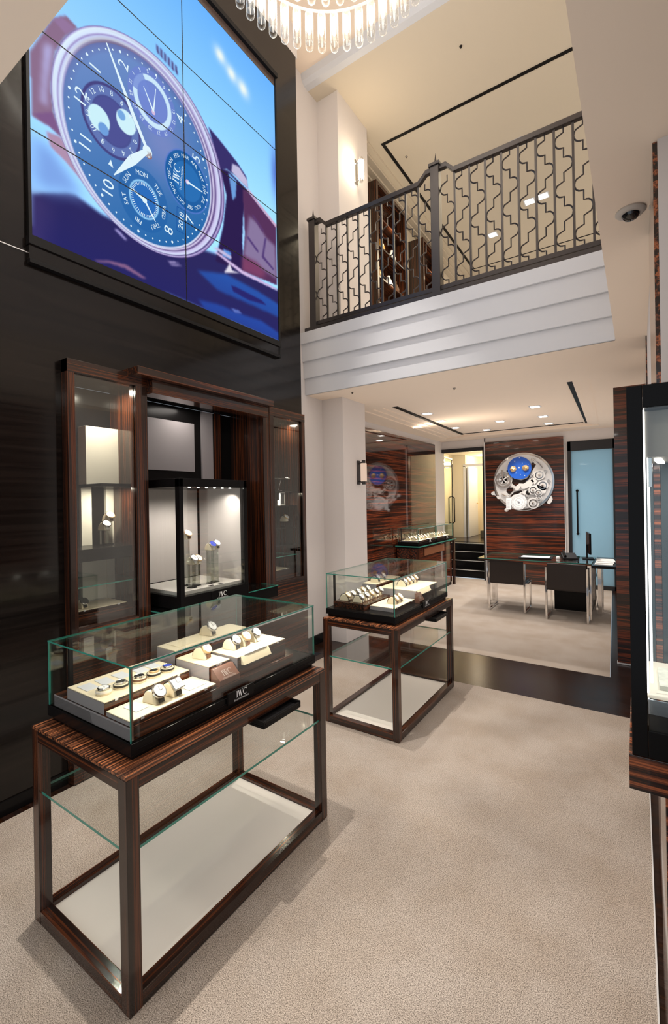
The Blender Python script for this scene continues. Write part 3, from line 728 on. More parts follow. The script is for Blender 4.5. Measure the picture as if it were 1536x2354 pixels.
# ================================================================== chandelier
ch = thing('chandelier', 'ring chandelier of hanging glass tubes with bright lamps inside', 'chandelier', (-1.502, 2.273, 5.0))
tube_m = bpy.data.materials.new('chandelier_tube_glass'); tube_m.use_nodes = True
N, L = tube_m.node_tree.nodes, tube_m.node_tree.links; N.remove(N['Principled BSDF'])
tr = N.new('ShaderNodeBsdfTransparent'); tr.inputs[0].default_value = (.97, .96, .94, 1)
df = N.new('ShaderNodeBsdfTranslucent'); df.inputs[0].default_value = (.98, .95, .88, 1)
gl = N.new('ShaderNodeBsdfGlossy'); gl.inputs['Roughness'].default_value = .08
ad = N.new('ShaderNodeAddShader'); lw = N.new('ShaderNodeLayerWeight'); lw.inputs[0].default_value = .5
pw = N.new('ShaderNodeMath'); pw.operation = 'POWER'; pw.inputs[1].default_value = 2.2
mx = N.new('ShaderNodeMixShader')
L.new(lw.outputs['Facing'], pw.inputs[0]); L.new(pw.outputs[0], mx.inputs[0]); L.new(tr.outputs[0], mx.inputs[1])
mix2 = N.new('ShaderNodeMixShader'); mix2.inputs[0].default_value = .35
L.new(df.outputs[0], mix2.inputs[1]); L.new(gl.outputs[0], mix2.inputs[2]); L.new(mix2.outputs[0], mx.inputs[2]); L.new(mx.outputs[0], N['Material Output'].inputs[0])
lamp_glow = glow('chandelier_lamp', (1, .94, .84), 11)
prof = [(.004, 0), (.018, .004), (.028, .016), (.031, .034), (.031, .055), (.0285, .058), (.031, .061), (.031, .27), (.026, .290), (.012, .30)]
tm = MB().lathe(prof, 14); cm = MB().lathe([(.004, .12), (.015, .14), (.017, .18), (.017, .24), (.008, .26)], 10)
t0 = l0 = None
def hang(r, n, dz, off=0.):
    global t0, l0
    for k in range(n):
        a = 2 * PI * (k + off) / n; loc = (r * math.cos(a), r * math.sin(a), dz)
        if t0 is None:
            t0 = tm.build('glass_tube', tube_m, ch, smooth=True); l0 = cm.build('lamp_core', lamp_glow, t0, smooth=True); t0.location = loc
        else:
            o = t0.copy(); COL.objects.link(o); o.location = loc; c = l0.copy(); COL.objects.link(c); c.parent = o
hang(.724, 48, 0.); hang(.60, 36, .22, .5)
MB().ring(.715, .733, .302, .308, n=64).build('ring_frame', satin_silver, ch, smooth=True); MB().ring(.59, .61, .522, .53, n=64).build('ring_frame', satin_silver, ch, smooth=True)
MB().tube([(0, 0, 1.2), (0, 0, .55)], .012).tube([(-.6, 0, .54), (.6, 0, .54)], .01).tube([(0, -.6, .54), (0, .6, .54)], .01).tube([(.72, 0, .32), (.6, 0, .54)], .008).tube([(-.72, 0, .32), (-.6, 0, .54)], .008).cyl(.09, 1.2, 1.29).build('hanging_rod', chrome, ch, smooth=True)
lamp('chandelier_light', 'POINT', (-1.502, 2.273, 5.45), 8, (1, .92, .80), .35)

# ================================================================== sconces, ceiling fittings
def sconce(loc, label, lit):
    s = thing('wall_sconce', label, 'wall lamp', loc, 0, 'wall sconces on the pier')
    MB().box(0, .012, -.035, .035, -.14, .14).build('back_plate', chrome if lit else iron, s, bevel=.003)
    for q in (1, -1): MB().tube([(.01, 0, .10 * q), (.05, 0, .115 * q), (.075, 0, .125 * q)], .009).cyl(.022, min(.105 * q, .142 * q), max(.105 * q, .142 * q), (.075, 0, 0)).build('bracket', chrome if lit else iron, s, smooth=True)
    MB().lathe([(.034, -.105), (.036, -.09), (.036, .09), (.034, .105)], 20, (.075, 0, 0)).build('glass_shade', glow('sconce_lamp' if lit else 'dim_sconce_lamp', (1, .88, .68) if lit else (1, .72, .55), 9 if lit else .75), s, smooth=True)
sconce((-2.74, 4.68, 5.50), 'lit tubular wall sconce on the upstairs pier above the balcony', True)
lamp('sconce_light', 'POINT', (-2.60, 4.60, 5.5), 7, (1, .82, .58), .06)
sconce((-2.74, 4.62, 1.925), 'dark tubular wall sconce on the white pier downstairs', False)

def dome(x, y, label):
    d = thing('dome_camera', label, 'security camera', (x, y, LOW), 0, 'dome cameras in the soffit')
    MB().lathe([(.052, 0), (.054, -.006), (.046, -.014), (.034, -.016)], 28).build('trim_ring', plain('camera_housing', (.50, .45, .40), .5), d, smooth=True)
    MB().lathe([(.033, -.010), (.031, -.024), (.022, -.034), (.010, -.039), (.001, -.040)], 24).build('dome_bubble', plain('smoked_dome', (.01, .01, .011), .05, coat=1), d, smooth=True)
dome(-.010, 2.225, 'dome security camera in the soffit, left of the striped pilaster')
dome(.105, 2.235, 'dome security camera in the soffit at the right edge, cut by the frame')

def sprinkler(loc, label, m):
    s = thing('sprinkler_head', label, 'sprinkler', loc); s.scale = (.6, .6, .6)
    MB().lathe([(.026, 0), (.026, -.004), (.012, -.006)], 16).build('escutcheon', m, s, smooth=True)
    MB().lathe([(.007, -.004), (.007, -.022), (.016, -.024), (.016, -.027)], 12).build('spray_head', m, s, smooth=True)
sprinkler((-2.54, 4.185, LOW), 'small black ceiling fitting under the balcony beside the pier', black_lac)
sprinkler((-1.59, 4.684, LOW), 'small bronze sprinkler in the low ceiling under the balcony', iron)
sprinkler((-1.435, 4.61, UPC), 'small dark sprinkler in the upstairs ceiling before the black line', iron)
sprinkler((-2.52, 5.66, UPC), 'small pale sprinkler in the upstairs ceiling inside the black line', steel)

can_glow = glow('downlight_glow', (1, .93, .82), 14)
def downlight(x, y, z, label, e, group, size=.10):
    d = thing('downlight', label, 'ceiling light', (x, y, z), 0, group)
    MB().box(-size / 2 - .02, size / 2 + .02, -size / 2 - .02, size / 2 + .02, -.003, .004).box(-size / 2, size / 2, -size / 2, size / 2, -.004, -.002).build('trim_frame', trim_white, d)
    MB().box(-size / 2, size / 2, -size / 2, size / 2, -.0062, -.0045).build('lamp_panel', can_glow, d)
    if e:
        lamp('downlight_beam', 'SPOT', (x, y, z - .03), e, (1, .95, .9), .05, 100, .6)
zc = LOW + .048
for x, y, e, lb in [(-2.47, 6.10, 60, 'square downlight nearest the left slot in the back room ceiling'), (-2.53, 6.80, 60, 'largest square downlight beside the left ceiling slot'), (-2.58, 7.62, 50, 'square downlight by the far end of the left ceiling slot'),
                 (-1.80, 7.45, 60, 'square downlight in the middle of the back room ceiling'), (-2.22, 8.22, 40, 'square downlight by the back slot, above the left glass door'), (-1.13, 6.55, 70, 'square downlight nearest the right slot in the back room ceiling'),
                 (-1.17, 7.42, 60, 'square downlight in the right row, second from the front'), (-1.21, 8.2, 60, 'square downlight in the right row, before the watch sculpture')]:
    downlight(x, y, zc, lb, e, 'downlights in the back room ceiling')
for x, y, lb, e in [(-1.24, 6.27, 'bright rectangular downlight upstairs just above the handrail', 150), (-1.34, 7.62, 'left of the twin downlights upstairs seen through the railing', 80), (-1.14, 7.60, 'right of the twin downlights upstairs seen through the railing', 80), (-2.05, 8.2, 'small downlight upstairs seen low beside the newel post', 100)]:
    downlight(x, y, UPC - .002, lb, e, 'downlights in the upstairs ceiling', .12)

# ================================================================== display tables and their glass cases
def display_table(x0, x1, y0, y1, H, label, shelf_z):
    W, D = x1 - x0, y1 - y0
    t = thing('display_table', label, 'table', (x0, y0, 0), 0)
    a = .045; rt_, rb = .055, .050
    for lx in (0, W - a):
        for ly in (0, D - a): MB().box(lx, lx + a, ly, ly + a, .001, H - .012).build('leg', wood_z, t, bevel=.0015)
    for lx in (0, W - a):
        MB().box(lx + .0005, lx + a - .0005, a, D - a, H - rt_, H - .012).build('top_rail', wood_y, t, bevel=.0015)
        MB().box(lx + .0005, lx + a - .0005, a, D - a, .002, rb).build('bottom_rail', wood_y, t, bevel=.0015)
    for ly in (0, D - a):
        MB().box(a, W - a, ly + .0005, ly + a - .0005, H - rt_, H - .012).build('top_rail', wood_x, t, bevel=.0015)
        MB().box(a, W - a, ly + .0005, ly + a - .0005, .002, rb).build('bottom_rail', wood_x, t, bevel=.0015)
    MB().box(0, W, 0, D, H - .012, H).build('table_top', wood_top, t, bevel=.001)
    MB().box(a, W - a, a, D - a, .018, .034).build('base_panel', white_lam, t)
    MB().box(.012, W - .012, .012, D - .012, shelf_z, shelf_z + .010, 0, {'-x': 1, '+x': 1, '-y': 1, '+y': 1}).build('glass_shelf', [glass, edge], t)
    p = MB().box(W - .10, W + .045, .575, .82, H - .085, H - .073).box(W - .10, W + .045, .575, .585, H - .073, H - .055).box(W - .10, W + .045, .81, .82, H - .073, H - .055).box(W + .035, W + .045, .585, .81, H - .073, H - .060).build('pull_out_tray', black_lac, t, bevel=.002)
    MB().box(W - .09, W + .034, .586, .809, H - .0728, H - .0705).build('tray_lining', black_mat, p)
    for y in (.60, .775): MB().box(W - .10, W - .03, y, y + .02, H - .055, H - .0125).build('tray_bracket', black_mat, p)
    return t
T1 = (-1.965, -1.333, .805, 1.883, .751); T2 = (-1.922, -1.326, 2.701, 3.773, .753)
display_table(*T1, 'near striped ebony display table with white base panel and glass shelf', .495)
display_table(*T2, 'far striped ebony display table beside the white pier', .47)

def glass_case(x0, x1, y0, y1, z0, zt, label, plaque_y, name='glass_display_case', logo_scale=.026):
    W, D, H = x1 - x0, y1 - y0, zt - z0; g_ = .006
    c = thing(name, label, 'display case', (x0, y0, z0), 0)
    MB().box(.012, W - .012, .012, D - .012, 0, .016).box(0, W, 0, D, .016, .058).build('base', black_lac, c, bevel=.0025)
    MB().box(W - .0005, W + .002, .02, D - .02, .034, .036).build('drawer_line', black_mat, c)
    b = .058; i = .004
    MB().box(W - i - g_, W - i, i, D - i, b, H - g_, 0, {'-y': 1, '+y': 1, '-z': 1, '+z': 1}).build('glass_pane', [glass, edge], c)
    MB().box(i, i + g_, i, D - i, b, H - g_, 0, {'-y': 1, '+y': 1, '-z': 1, '+z': 1}).build('glass_pane', [glass, edge], c)
    MB().box(i + g_, W - i - g_, i, i + g_, b, H - g_, 0, {'-x': 1, '+x': 1, '-z': 1, '+z': 1}).build('glass_pane', [glass, edge], c)
    MB().box(i + g_, W - i - g_, D - i - g_, D - i, b, H - g_, 0, {'-x': 1, '+x': 1, '-z': 1, '+z': 1}).build('glass_pane', [glass, edge], c)
    MB().box(i - .001, W - i + .001, i - .001, D - i + .001, H - g_, H, 0, {'-x': 1, '+x': 1, '-y': 1, '+y': 1}).build('glass_top', [glass, edge], c)
    MB().box(W - i - g_ - .009, W - i - g_ - .001, i + g_ + .001, i + g_ + .007, b, H - g_ - .001).build('corner_post', chrome, c)
    MB().box(i + g_ + .012, i + g_ + .024, i + g_ + .06, i + g_ + .075, b, H - g_ - .001).build('corner_post', black_mat, c)
    MB().box(W - .004 - .02, W - .0121, .02, D - .02, H - g_ - .010, H - g_ - .001).build('light_rail', satin_silver, c)
    if plaque_y:
        p = MB().box(W, W + .010, plaque_y - .075, plaque_y + .075, .028, .076).build('plaque', black_lac, c, bevel=.002)
        m_ = MB(); logo(m_, lambda u, v: (W + .0108, plaque_y + u, .046 + v), 0, True, logo_scale); m_.build('plaque_lettering', letter, p)
    return c
V1 = (-1.965, -1.395, .862, 1.888); V2 = (-1.925, -1.360, 2.745, 3.745)
case1 = glass_case(*V1, .7512, 1.0635, 'long glass display case on the near table, black base with a lettered plaque', 1.353 - .862)
glass_case(*V2, .7532, 1.066, 'glass display case on the far table with a crowded wooden watch block', 3.27 - 2.745)
for (x0, x1, y0, y1), nm in ((V1, 'near'), (V2, 'far')):
    for k in range(5): lamp('case_light', 'SPOT', (x1 - .06, y0 + (y1 - y0) * (k + .5) / 5, 1.045), 2.1, (1, .90, .76), .010, 150, .5, (-.6, 0, -1))

def tray(x0, x1, y0, y1, z0, z1, label, name='display_tray', body=None, lip=0.):
    t = thing(name, label, 'display tray', (x0, y0, z0), 0)
    W, D, H = x1 - x0, y1 - y0, z1 - z0
    MB().box(0, W, 0, D, 0, H - .004, 0, {'-y': 1}).build('tray_body', [body or wood_y, grey_panel if body is None else body], t, bevel=.001)
    MB().box(.001, W - .001, .001, D - .001, H - .004, H).build('suede_top', cream_fab, t, bevel=.001)
    m_ = MB()
    for yy in (.04, D - .06):
        m_.box(W - .001, W + .002, yy, yy + .012, H - .008, H + .001)
    m_.build('silver_clip', satin_silver, t)
    if lip:
        MB().prism([(W, H), (W + lip, H - .035), (W, H - .035)], lambda u, v, w: (u, .02 + w * (D * .55), v)).build('sloped_lip', cream_fab, t)
    return t
Zb1 = .7512 + .058
MB().box(.035, .550, .010, .870, .0585, .1045, 0, {'-y': 1}).build('inner_riser', [wood_y, grey_panel], case1, bevel=.001)
Zr = Zb1 + .0465
tray(-1.835, -1.577, .876, 1.243, Zr + .0005, .901, 'raised suede tray with five round pads nearest the left end of the near case')
tray(-1.566, -1.420, .876, 1.250, Zr + .0005, .874, 'low suede tray along the front glass of the near case holding two watches')
tray(-1.68, -1.470, 1.256, 1.372, Zr + .0005, .928, 'square suede tray above the slanted wooden sign block in the near case')
tray(-1.60, -1.436, 1.382, 1.70, Zr + .0005, .935, 'right-hand suede tray with three watches in the near case', lip=.02)
tray(-1.85, -1.72, 1.28, 1.725, Zr + .0005, .945, 'long suede tray at the back of the near case holding one watch')
sg = thing('sign_block', 'slanted dark wood block with silver lettering in the near case', 'sign', (-1.468, 1.262, Zr + .0005))
MB().prism([(0, 0), (.055, 0), (.055, .022), (.012, .062), (0, .062)], lambda u, v, w: (u, .11 * w, v)).build('block', plain('brown_wood_sign', (.13, .055, .035), .35), sg, bevel=.001)
m_ = MB(); logo(m_, lambda u, v: (.012 + .043 * (1 - (v + .012) / .05) + .0009, .055 + u, .022 + .040 * ((v + .012) / .05) + .0009), 0, True, .022); m_.build('sign_lettering', letter_silver, sg)

# ---- watches
def arch_pt(a, k=1.0): return (.030 * k * math.cos(a), .040 * k * math.sin(a))
def watch_parts(t, case_m, dial_m, strap_m, style, square=False, r=.0205):
    """style pad: face up on a round pad; arch: strapped over a C-shaped cushion, facing +x"""
    if style == 'pad':
        M = Matrix.Translation((0, 0, .0205))
        MB().ring(.0318, .0334, .009, .018, n=28).build('strap', strap_m, t, smooth=True)
    else:
        a = math.radians(52); x, z = arch_pt(a, 1.04); n = Vector((math.cos(a) / .030, 0, math.sin(a) / .040)).normalized()
        M = Matrix.Translation((x, 0, z)) @ n.to_track_quat('Z', 'Y').to_matrix().to_4x4()
        path = []
        for k in range(15):
            b = math.radians(172 - 166 * k / 14); px, pz = arch_pt(b, 1.03); nn = Vector((math.cos(b) / .030, 0, math.sin(b) / .040)).normalized(); path.append(((px, 0, pz), nn))
        MB().strip(path, (0, 1, 0), .019, .0028).build('strap', strap_m, t)
    def T(mb):
        mb.v = [tuple(M @ Vector(p)) for p in mb.v]; return mb
    if square:
        T(MB().box(-r * .92, r * .92, -r * .8, r * .8, 0, .0085)).build('case', case_m, t, bevel=.002)
        T(MB().box(-r * .78, r * .78, -r * .66, r * .66, .0085, .0092)).build('dial', dial_m, t)
    else:
        T(MB().lathe([(r * .86, 0), (r, .0015), (r, .0075), (r * .9, .0095), (r * .84, .0095), (r * .82, .0085)], 28, cap=False).lathe([(r * .86, 0), (.0001, 0)], 28, cap=False)).build('case', case_m, t, smooth=True)
        T(MB().cyl(r * .83, .0078, .0086, n=28)).build('dial', dial_m, t)
    T(MB().box(-.0006, .0006, -.0005, r * .62, .0094, .0098).box(-.0004, r * .45, -.0007, .0007, .0094, .0098)).build('hands', dial_black if dial_m in (dial_white,) else steel, t)
    T(MB().cyl(.0026, r * .98, r * .98 + .004, (0, 0, .0045), 'y', 10)).build('crown', case_m, t)
def watch(loc, rot, label, style='arch', case_m=None, dial_m=None, strap_m=None, square=False, r=.0205, group=None, pad_label=None, pad_group=None):
    case_m = case_m or steel; dial_m = dial_m or dial_white; strap_m = strap_m or leather_black
    if style == 'pad':
        c = MB().lathe([(.0295, 0), (.031, .002), (.031, .016), (.028, .020), (.0001, .020)], 28).build('watch_pad', cream_fab, None, smooth=True, loc=loc)
    else:
        pts = [(.028 * math.cos(math.radians(b)), .0005 + .0385 * math.sin(math.radians(b))) for b in range(0, 181, 12)]
        c = MB().prism([(.028, .0)] + pts[1:-1] + [(-.028, 0), (-.045, 0), (-.045, .006), (-.030, .012), (-.018, .0)][0:1], lambda u, v, w: (u, -.017 + .034 * w, v)).build('watch_cushion', cream_fab, None, bevel=.002, loc=loc); c.rotation_euler = (0, 0, rot)
    tag(c, pad_label, 'watch pad' if style == 'pad' else 'watch cushion', pad_group)
    k_ = .84 if style == 'pad' else 1.24
    c.scale = (k_, k_, k_)
    t = thing('wristwatch', label, 'watch', loc, rot, group); t.scale = (k_, k_, k_); watch_parts(t, case_m, dial_m, strap_m, style, square, r)
    return t
def card(x, y, z, label, sx=.05, sy=.055, rot=0., group=None, m=None):
    o = MB().box(-sx / 2, sx / 2, -sy / 2, sy / 2, 0, .0022).build('info_card', m or card_m, None, bevel=.0006, loc=(x, y, z)); o.rotation_euler = (0, 0, rot)
    tag(o, label, 'card', group); return o
zA, zB, zC, zD, zE = .9012, .8742, .9282, .9352, .9452
gW = 'watches in the near glass case'; gP = 'pads and cushions in the near glass case'; gC = 'cards in the near glass case'
ORD = ['first', 'second', 'third', 'fourth', 'fifth']
pads = [((-1.655, .919), steel, dial_white, leather_white, 'large silver watch with a white dial'), ((-1.652, .985), steel, dial_black, leather_black, 'steel watch with a black dial'), ((-1.646, 1.057), steel, dial_black, leather_brown, 'black-dialled watch with subdials'), ((-1.645, 1.122), gold, dial_black, leather_black, 'dark watch in a gold case'), ((-1.645, 1.186), steel, dial_blue, leather_black, 'steel watch with a bright blue dial')]
for k, ((x, y), cm_, dm_, sm_, lb) in enumerate(pads):
    watch((x, y, zA), random.uniform(-.3, .3), lb + ', ' + ORD[k] + ' of five on the raised left tray', 'pad', cm_, dm_, sm_, r=.026 if k == 0 else .0235, group=gW, pad_label='round cream pad under the ' + ORD[k] + ' watch on the raised left tray', pad_group=gP)
for k, (x, y) in enumerate([(-1.762, .919), (-1.763, .985), (-1.764, 1.055), (-1.752, 1.130), (-1.752, 1.188)]):
    card(x, y, zA, 'pale grey card behind the ' + ORD[k] + ' round pad on the raised left tray', .075, .048, random.uniform(-.08, .08), gC)
watch((-1.487, 1.012, zB), .15, 'round silver chronograph on the left of two front cushions in the near case', group=gW, strap_m=leather_black, r=.0225, pad_label='left of two cream cushions on the low front tray', pad_group=gP)
watch((-1.487, 1.088, zB), .15, 'square-cased silver watch on the right of two front cushions', square=True, r=.0235, group=gW, pad_label='right of two cream cushions on the low front tray', pad_group=gP)
card(-1.502, .950, zB, 'pale card left of the two watches on the low front tray', .075, .05, .05, gC); card(-1.500, 1.185, zB, 'pale card right of the two watches on the low front tray', .095, .08, 0, gC)
watch((-1.585, 1.315, zC), .2, 'gold watch on the tray above the slanted sign block', case_m=gold, strap_m=leather_brown, group=gW, pad_label='cream cushion on the tray above the slanted sign block', pad_group=gP)
card(-1.505, 1.315, zC, 'pale card in front of the watch above the sign block', .05, .06, 0, gC)
for k, (y, cm_, dm_, sm_, lb) in enumerate([(1.455, steel, dial_white, leather_black, 'left steel watch of three on the right-hand tray'), (1.520, gold, dial_white, leather_brown, 'middle gold watch of three on the right-hand tray'), (1.588, steel, dial_white, leather_white, 'right pale watch of three on the right-hand tray')]):
    watch((-1.55, y, zD), .15, lb, 'arch', cm_, dm_, sm_, group=gW, pad_label='cream cushion under the ' + lb.split(' of')[0], pad_group=gP)
card(-1.468, 1.50, zD, 'large pale card before three watches on the right-hand tray', .07, .13, 0, gC); card(-1.50, 1.665, zD, 'small grey card at the right end of the right-hand tray', .045, .05, .1, gC)
watch((-1.79, 1.525, zE), .2, 'single silver watch on the long back tray of the near case', group=gW, r=.0225, strap_m=leather_black, pad_label='cream cushion on the long back tray of the near case', pad_group=gP)
card(-1.79, 1.37, zE, 'cream card at the left end of the long back tray', .09, .10, 0, gC, cream_fab)

# contents of the far case
Zb2 = .7532 + .058
wk = thing('watch_block', 'dark wooden block holding two rows of watches in the far case', 'watch block', (-1.895, 2.80, Zb2 + .0005))
MB().box(0, .265, 0, .40, 0, .045).build('block_body', wood_y, wk, bevel=.0015)
m_ = MB()
for r_ in range(2): m_.box(.035 + .115 * r_, .115 + .115 * r_, .03, .37, .045, .0465)
m_.build('suede_inlay', plain('brown_suede', (.10, .05, .03), .8), wk)
zk = Zb2 + .0475; gB = 'watches on the wooden block in the far case'; gBP = 'cushions on the wooden block in the far case'
for r_ in range(2):
    for k in range(5):
        row = 'front' if r_ else 'back'
        watch((-1.895 + .075 + .115 * r_, 2.845 + .075 * k, zk), .1, ORD[k] + ' watch from the near end in the ' + row + ' row on the wooden block', 'arch', gold if (k + r_) % 3 == 0 else steel, dial_white, leather_white if k % 2 else steel, group=gB,
              pad_label='cushion of the ' + ORD[k] + ' watch in the ' + row + ' row on the wooden block', pad_group=gBP)
gF = 'watches in the far glass case'; gFP = 'cushions in the far glass case'
tray(-1.62, -1.42, 2.86, 3.20, Zb2 + .0005, .842, 'low suede tray at the front glass of the far case')
for k, y in enumerate((2.99, 3.06)):
    watch((-1.50, y, .8422), .1, ('left' if k == 0 else 'right') + ' watch of two on the low front tray of the far case', 'arch', gold, dial_white, leather_brown, group=gF, pad_label=('left' if k == 0 else 'right') + ' cream cushion on the low front tray of the far case', pad_group=gFP)
card(-1.50, 3.14, .8422, 'cream card on the low front tray of the far case', .08, .06, 0, 'cards in the far glass case', cream_fab)
tray(-1.74, -1.42, 3.225, 3.66, Zb2 + .0005, .90, 'large suede tray at the far end of the far case', lip=.02)
for k, y in enumerate((3.36, 3.43, 3.50, 3.57)):
    watch((-1.60, y, .9002), .1, ORD[k] + ' of four watches on the large tray of the far case', 'arch', (steel, gold)[k % 2], dial_white, (leather_black, leather_brown)[k % 2], group=gF, pad_label=ORD[k] + ' of four cream cushions on the large tray of the far case', pad_group=gFP)
sg2 = thing('sign_block', 'small slanted brown sign block in the far case', 'sign', (-1.462, 3.20, Zb2 + .0005))
MB().prism([(0, 0), (.04, 0), (.04, .018), (.008, .075), (0, .075)], lambda u, v, w: (.042 + u, .09 * w + .025 - .025, v)).build('block', MATS['brown_wood_sign'], sg2, bevel=.001)
m_ = MB(); logo(m_, lambda u, v: (.042 + .008 + .032 * (1 - (v + .012) / .05) + .0009, .045 + u, .018 + .057 * ((v + .012) / .05) + .0009), 0, False, .020); m_.build('sign_lettering', letter_silver, sg2)
tray(-1.895, -1.765, 3.23, 3.68, Zb2 + .0005, .92, 'narrow high suede tray along the back of the far case')
for k, y in enumerate((3.32, 3.42)):
    watch((-1.825, y, .9202), .1, ('left' if k == 0 else 'right') + ' watch on the high back tray of the far case', 'arch', steel, dial_white, leather_black, group=gF, pad_label=('left' if k == 0 else 'right') + ' cream cushion on the high back tray of the far case', pad_group=gFP)

# ================================================================== wall cabinet in the niche
CX, CF = -2.76, -2.69
cab = thing('wall_cabinet', 'tall ebony wall cabinet with two narrow glass doors and an open middle bay', 'cabinet', (-2.76, 1.30, 0))
def cb(x0, x1, y0, y1, z0, z1, name, m, parent=None, bevel=.0015, **k):
    return MB().box(x0 + 2.76, x1 + 2.76, y0 - 1.30, y1 - 1.30, z0, z1, **k).build(name, m, parent or cab, bevel=bevel)
BX = -3.10
cb(BX - .02, BX, 1.36, 3.50, .0, 2.385, 'back_panel', black_lac)
cb(BX, CX - .005, 1.350, 1.362, .0, 2.39, 'side_panel', wood_z); cb(BX, CX - .005, 3.50, 3.514, .0, 2.39, 'side_panel', wood_z)
cb(BX, CX - .005, 1.362, 3.50, 2.385, 2.397, 'top_panel', black_lac)
# left bay frame
def bay(y0, y1, zt, zb, sl, sr):
    d = thing('glass_door', None, None, (0, 0, 0)); d.parent = cab
    cb(-2.758, CF, y0, y0 + sl, zb, zt, 'stile', wood_z, d); cb(-2.758, CF, y1 - sr, y1, zb, zt, 'stile', wood_z, d)
    cb(-2.758, CF + .001, y0, y1, zt - .075, zt, 'rail', wood_y, d); cb(-2.758, CF + .001, y0 + sl, y1 - sr, zb, zb + .08, 'rail', wood_y, d)
    cb(-2.715, -2.707, y0 + sl, y1 - sr, zb + .08, zt - .075, 'door_pane', [glass, edge], d, 0, fm={'-y': 1, '+y': 1, '-z': 1, '+z': 1})
    return d
bay(1.313, 1.82, 2.44, .80, .042, .085); bay(3.02, 3.53, 2.44, .80, .055, .05)
cb(-2.758, CF, 1.313, 1.82, 0, .80, 'lower_door', wood_y); cb(-2.758, CF, 3.02, 3.53, 0, .80, 'lower_door', wood_y)
cb(-2.90, CF, 1.82, 3.02, 0, .80, 'lower_door', wood_y)
# bay dividers
cb(BX, CX + .03, 1.80, 1.822, .80, 2.385, 'divider', wood_z); cb(BX, CF - .004, 2.945, 3.018, .80, 2.40, 'divider', wood_z)
# crown and frieze over the middle bay
cb(-2.757, -2.575, 1.68, 2.95, 2.412, 2.462, 'crown', wood_y); cb(-2.757, -2.63, 1.82, 2.945, 2.325, 2.412, 'frieze', wood_y)
# counter of the middle bay with its glass top
cb(BX, -2.56, 1.823, 2.944, .80, .885, 'counter', black_lac); cb(-2.75, -2.555, 1.823, 2.944, .8855, .8935, 'glass_top', [glass, edge], None, 0, fm={'-y': 1, '+y': 1, '+x': 1})
# lit panels behind the glass
cb(BX + .001, BX + .10, 1.575, 1.80, 1.735, 2.12, 'ivory_back_panel', ivory); cb(BX + .001, BX + .02, 2.05, 2.52, 1.86, 2.26, 'grey_back_panel', grey_panel)
cb(BX + .001, BX + .02, 2.60, 2.72, 1.80, 2.38, 'pale_back_strip', grey_panel); cb(BX + .001, BX + .03, 2.73, 2.80, .90, 2.38, 'wood_back_strip', wood_z)
cb(BX + .001, BX + .03, 1.575, 1.645, .89, 1.72, 'ivory_back_strip', ivory); cb(BX + .001, BX + .03, 1.745, 1.80, .89, 1.72, 'ivory_back_strip', ivory)
cb(BX + .001, BX + .02, 1.645, 1.745, .89, 1.25, 'ivory_back_panel', ivory); cb(BX, -2.80, 1.56, 1.80, 1.715, 1.735, 'black_shelf', black_lac); cb(BX, -2.78, 1.40, 1.80, 1.255, 1.33, 'black_shelf', black_lac)
cb(BX, -2.78, 1.365, 1.80, 1.10, 1.108, 'glass_shelf', [glass, edge], None, 0, fm={'-y': 1, '+y': 1, '+x': 1}); cb(BX, -2.77, 1.365, 1.80, .87, .945, 'wood_shelf', wood_y)
for z in (1.34, 1.18, 1.69): cb(BX, -2.78, 3.03, 3.498, z, z + .012, 'black_shelf', black_lac)
cb(BX, -2.78, 3.03, 3.498, 1.08, 1.088, 'glass_shelf', [glass, edge], None, 0, fm={'-y': 1, '+y': 1, '+x': 1}); cb(BX, -2.77, 3.03, 3.498, .87, .945, 'wood_shelf', wood_y)
for y, e_w in ((1.48, 7.), (3.25, 1.8)): lamp('cabinet_light', 'AREA', (-2.86, y + .16, 2.36), e_w, (1, .90, .74), .1)
lamp('cabinet_light', 'AREA', (-2.92, 2.35, 2.37), 2.2, (1, .93, .85), .25)
lamp('shelf_light', 'AREA', (-2.88, 1.68, 1.71), 3.0, (1, .90, .74), .05)
lamp('shelf_light', 'AREA', (-2.85, 3.30, 1.68), 1.6, (1, .86, .64), .05)

# the cube-shaped showcase in the middle bay
sx0, sx1, sy0, sy1, sz0, sz1 = -3.06, -2.50, 1.915, 2.535, .8945, 1.765
sh = thing('cube_showcase', 'black framed cube showcase with a lettered plaque in the middle bay', 'showcase', (sx0, sy0, sz0))
def sb(x0, x1, y0, y1, z0, z1, name, m, parent=None, bevel=.0015, **k):
    return MB().box(x0 - sx0, x1 - sx0, y0 - sy0, y1 - sy0, z0 - sz0, z1 - sz0, **k).build(name, m, parent or sh, bevel=bevel)
fz = .045
for x in (sx0, sx1 - fz):
    for y in (sy0, sy1 - fz * .7): sb(x, x + fz, y, y + fz * .7, sz0, sz1, 'post', black_lac)
sb(sx0, sx1, sy0, sy1, sz1 - .055, sz1 + .001, 'top', black_lac); sb(sx0, sx1 + .001, sy0 - .001, sy1 + .001, sz0, sz0 + .085, 'base', black_lac)
sb(sx0 + .045, sx1 - .045, sy0 + .03, sy1 - .03, sz0 + .085, sz0 + .11, 'floor_panel', plain('pale_grey_suede', (.62, .58, .53), .8))
sb(sx0 + .005, sx0 + .02, sy0 + .032, sy1 - .032, sz0 + .11, sz1 - .055, 'back_panel', plain('taupe_suede', (.50, .45, .42), .8))
sb(sx1 - .012, sx1 - .004, sy0 + .032, sy1 - .032, sz0 + .085, sz1 - .055, 'glass_pane', [glass], None, 0); sb(sx0 + .045, sx1 - .045, sy0 + .004, sy0 + .010, sz0 + .085, sz1 - .055, 'glass_pane', [glass], None, 0)
sb(sx0 + .045, sx1 - .045, sy1 - .030, sy1 - .004, sz0 + .11, sz1 - .055, 'side_panel', MATS['taupe_suede'], None, 0)
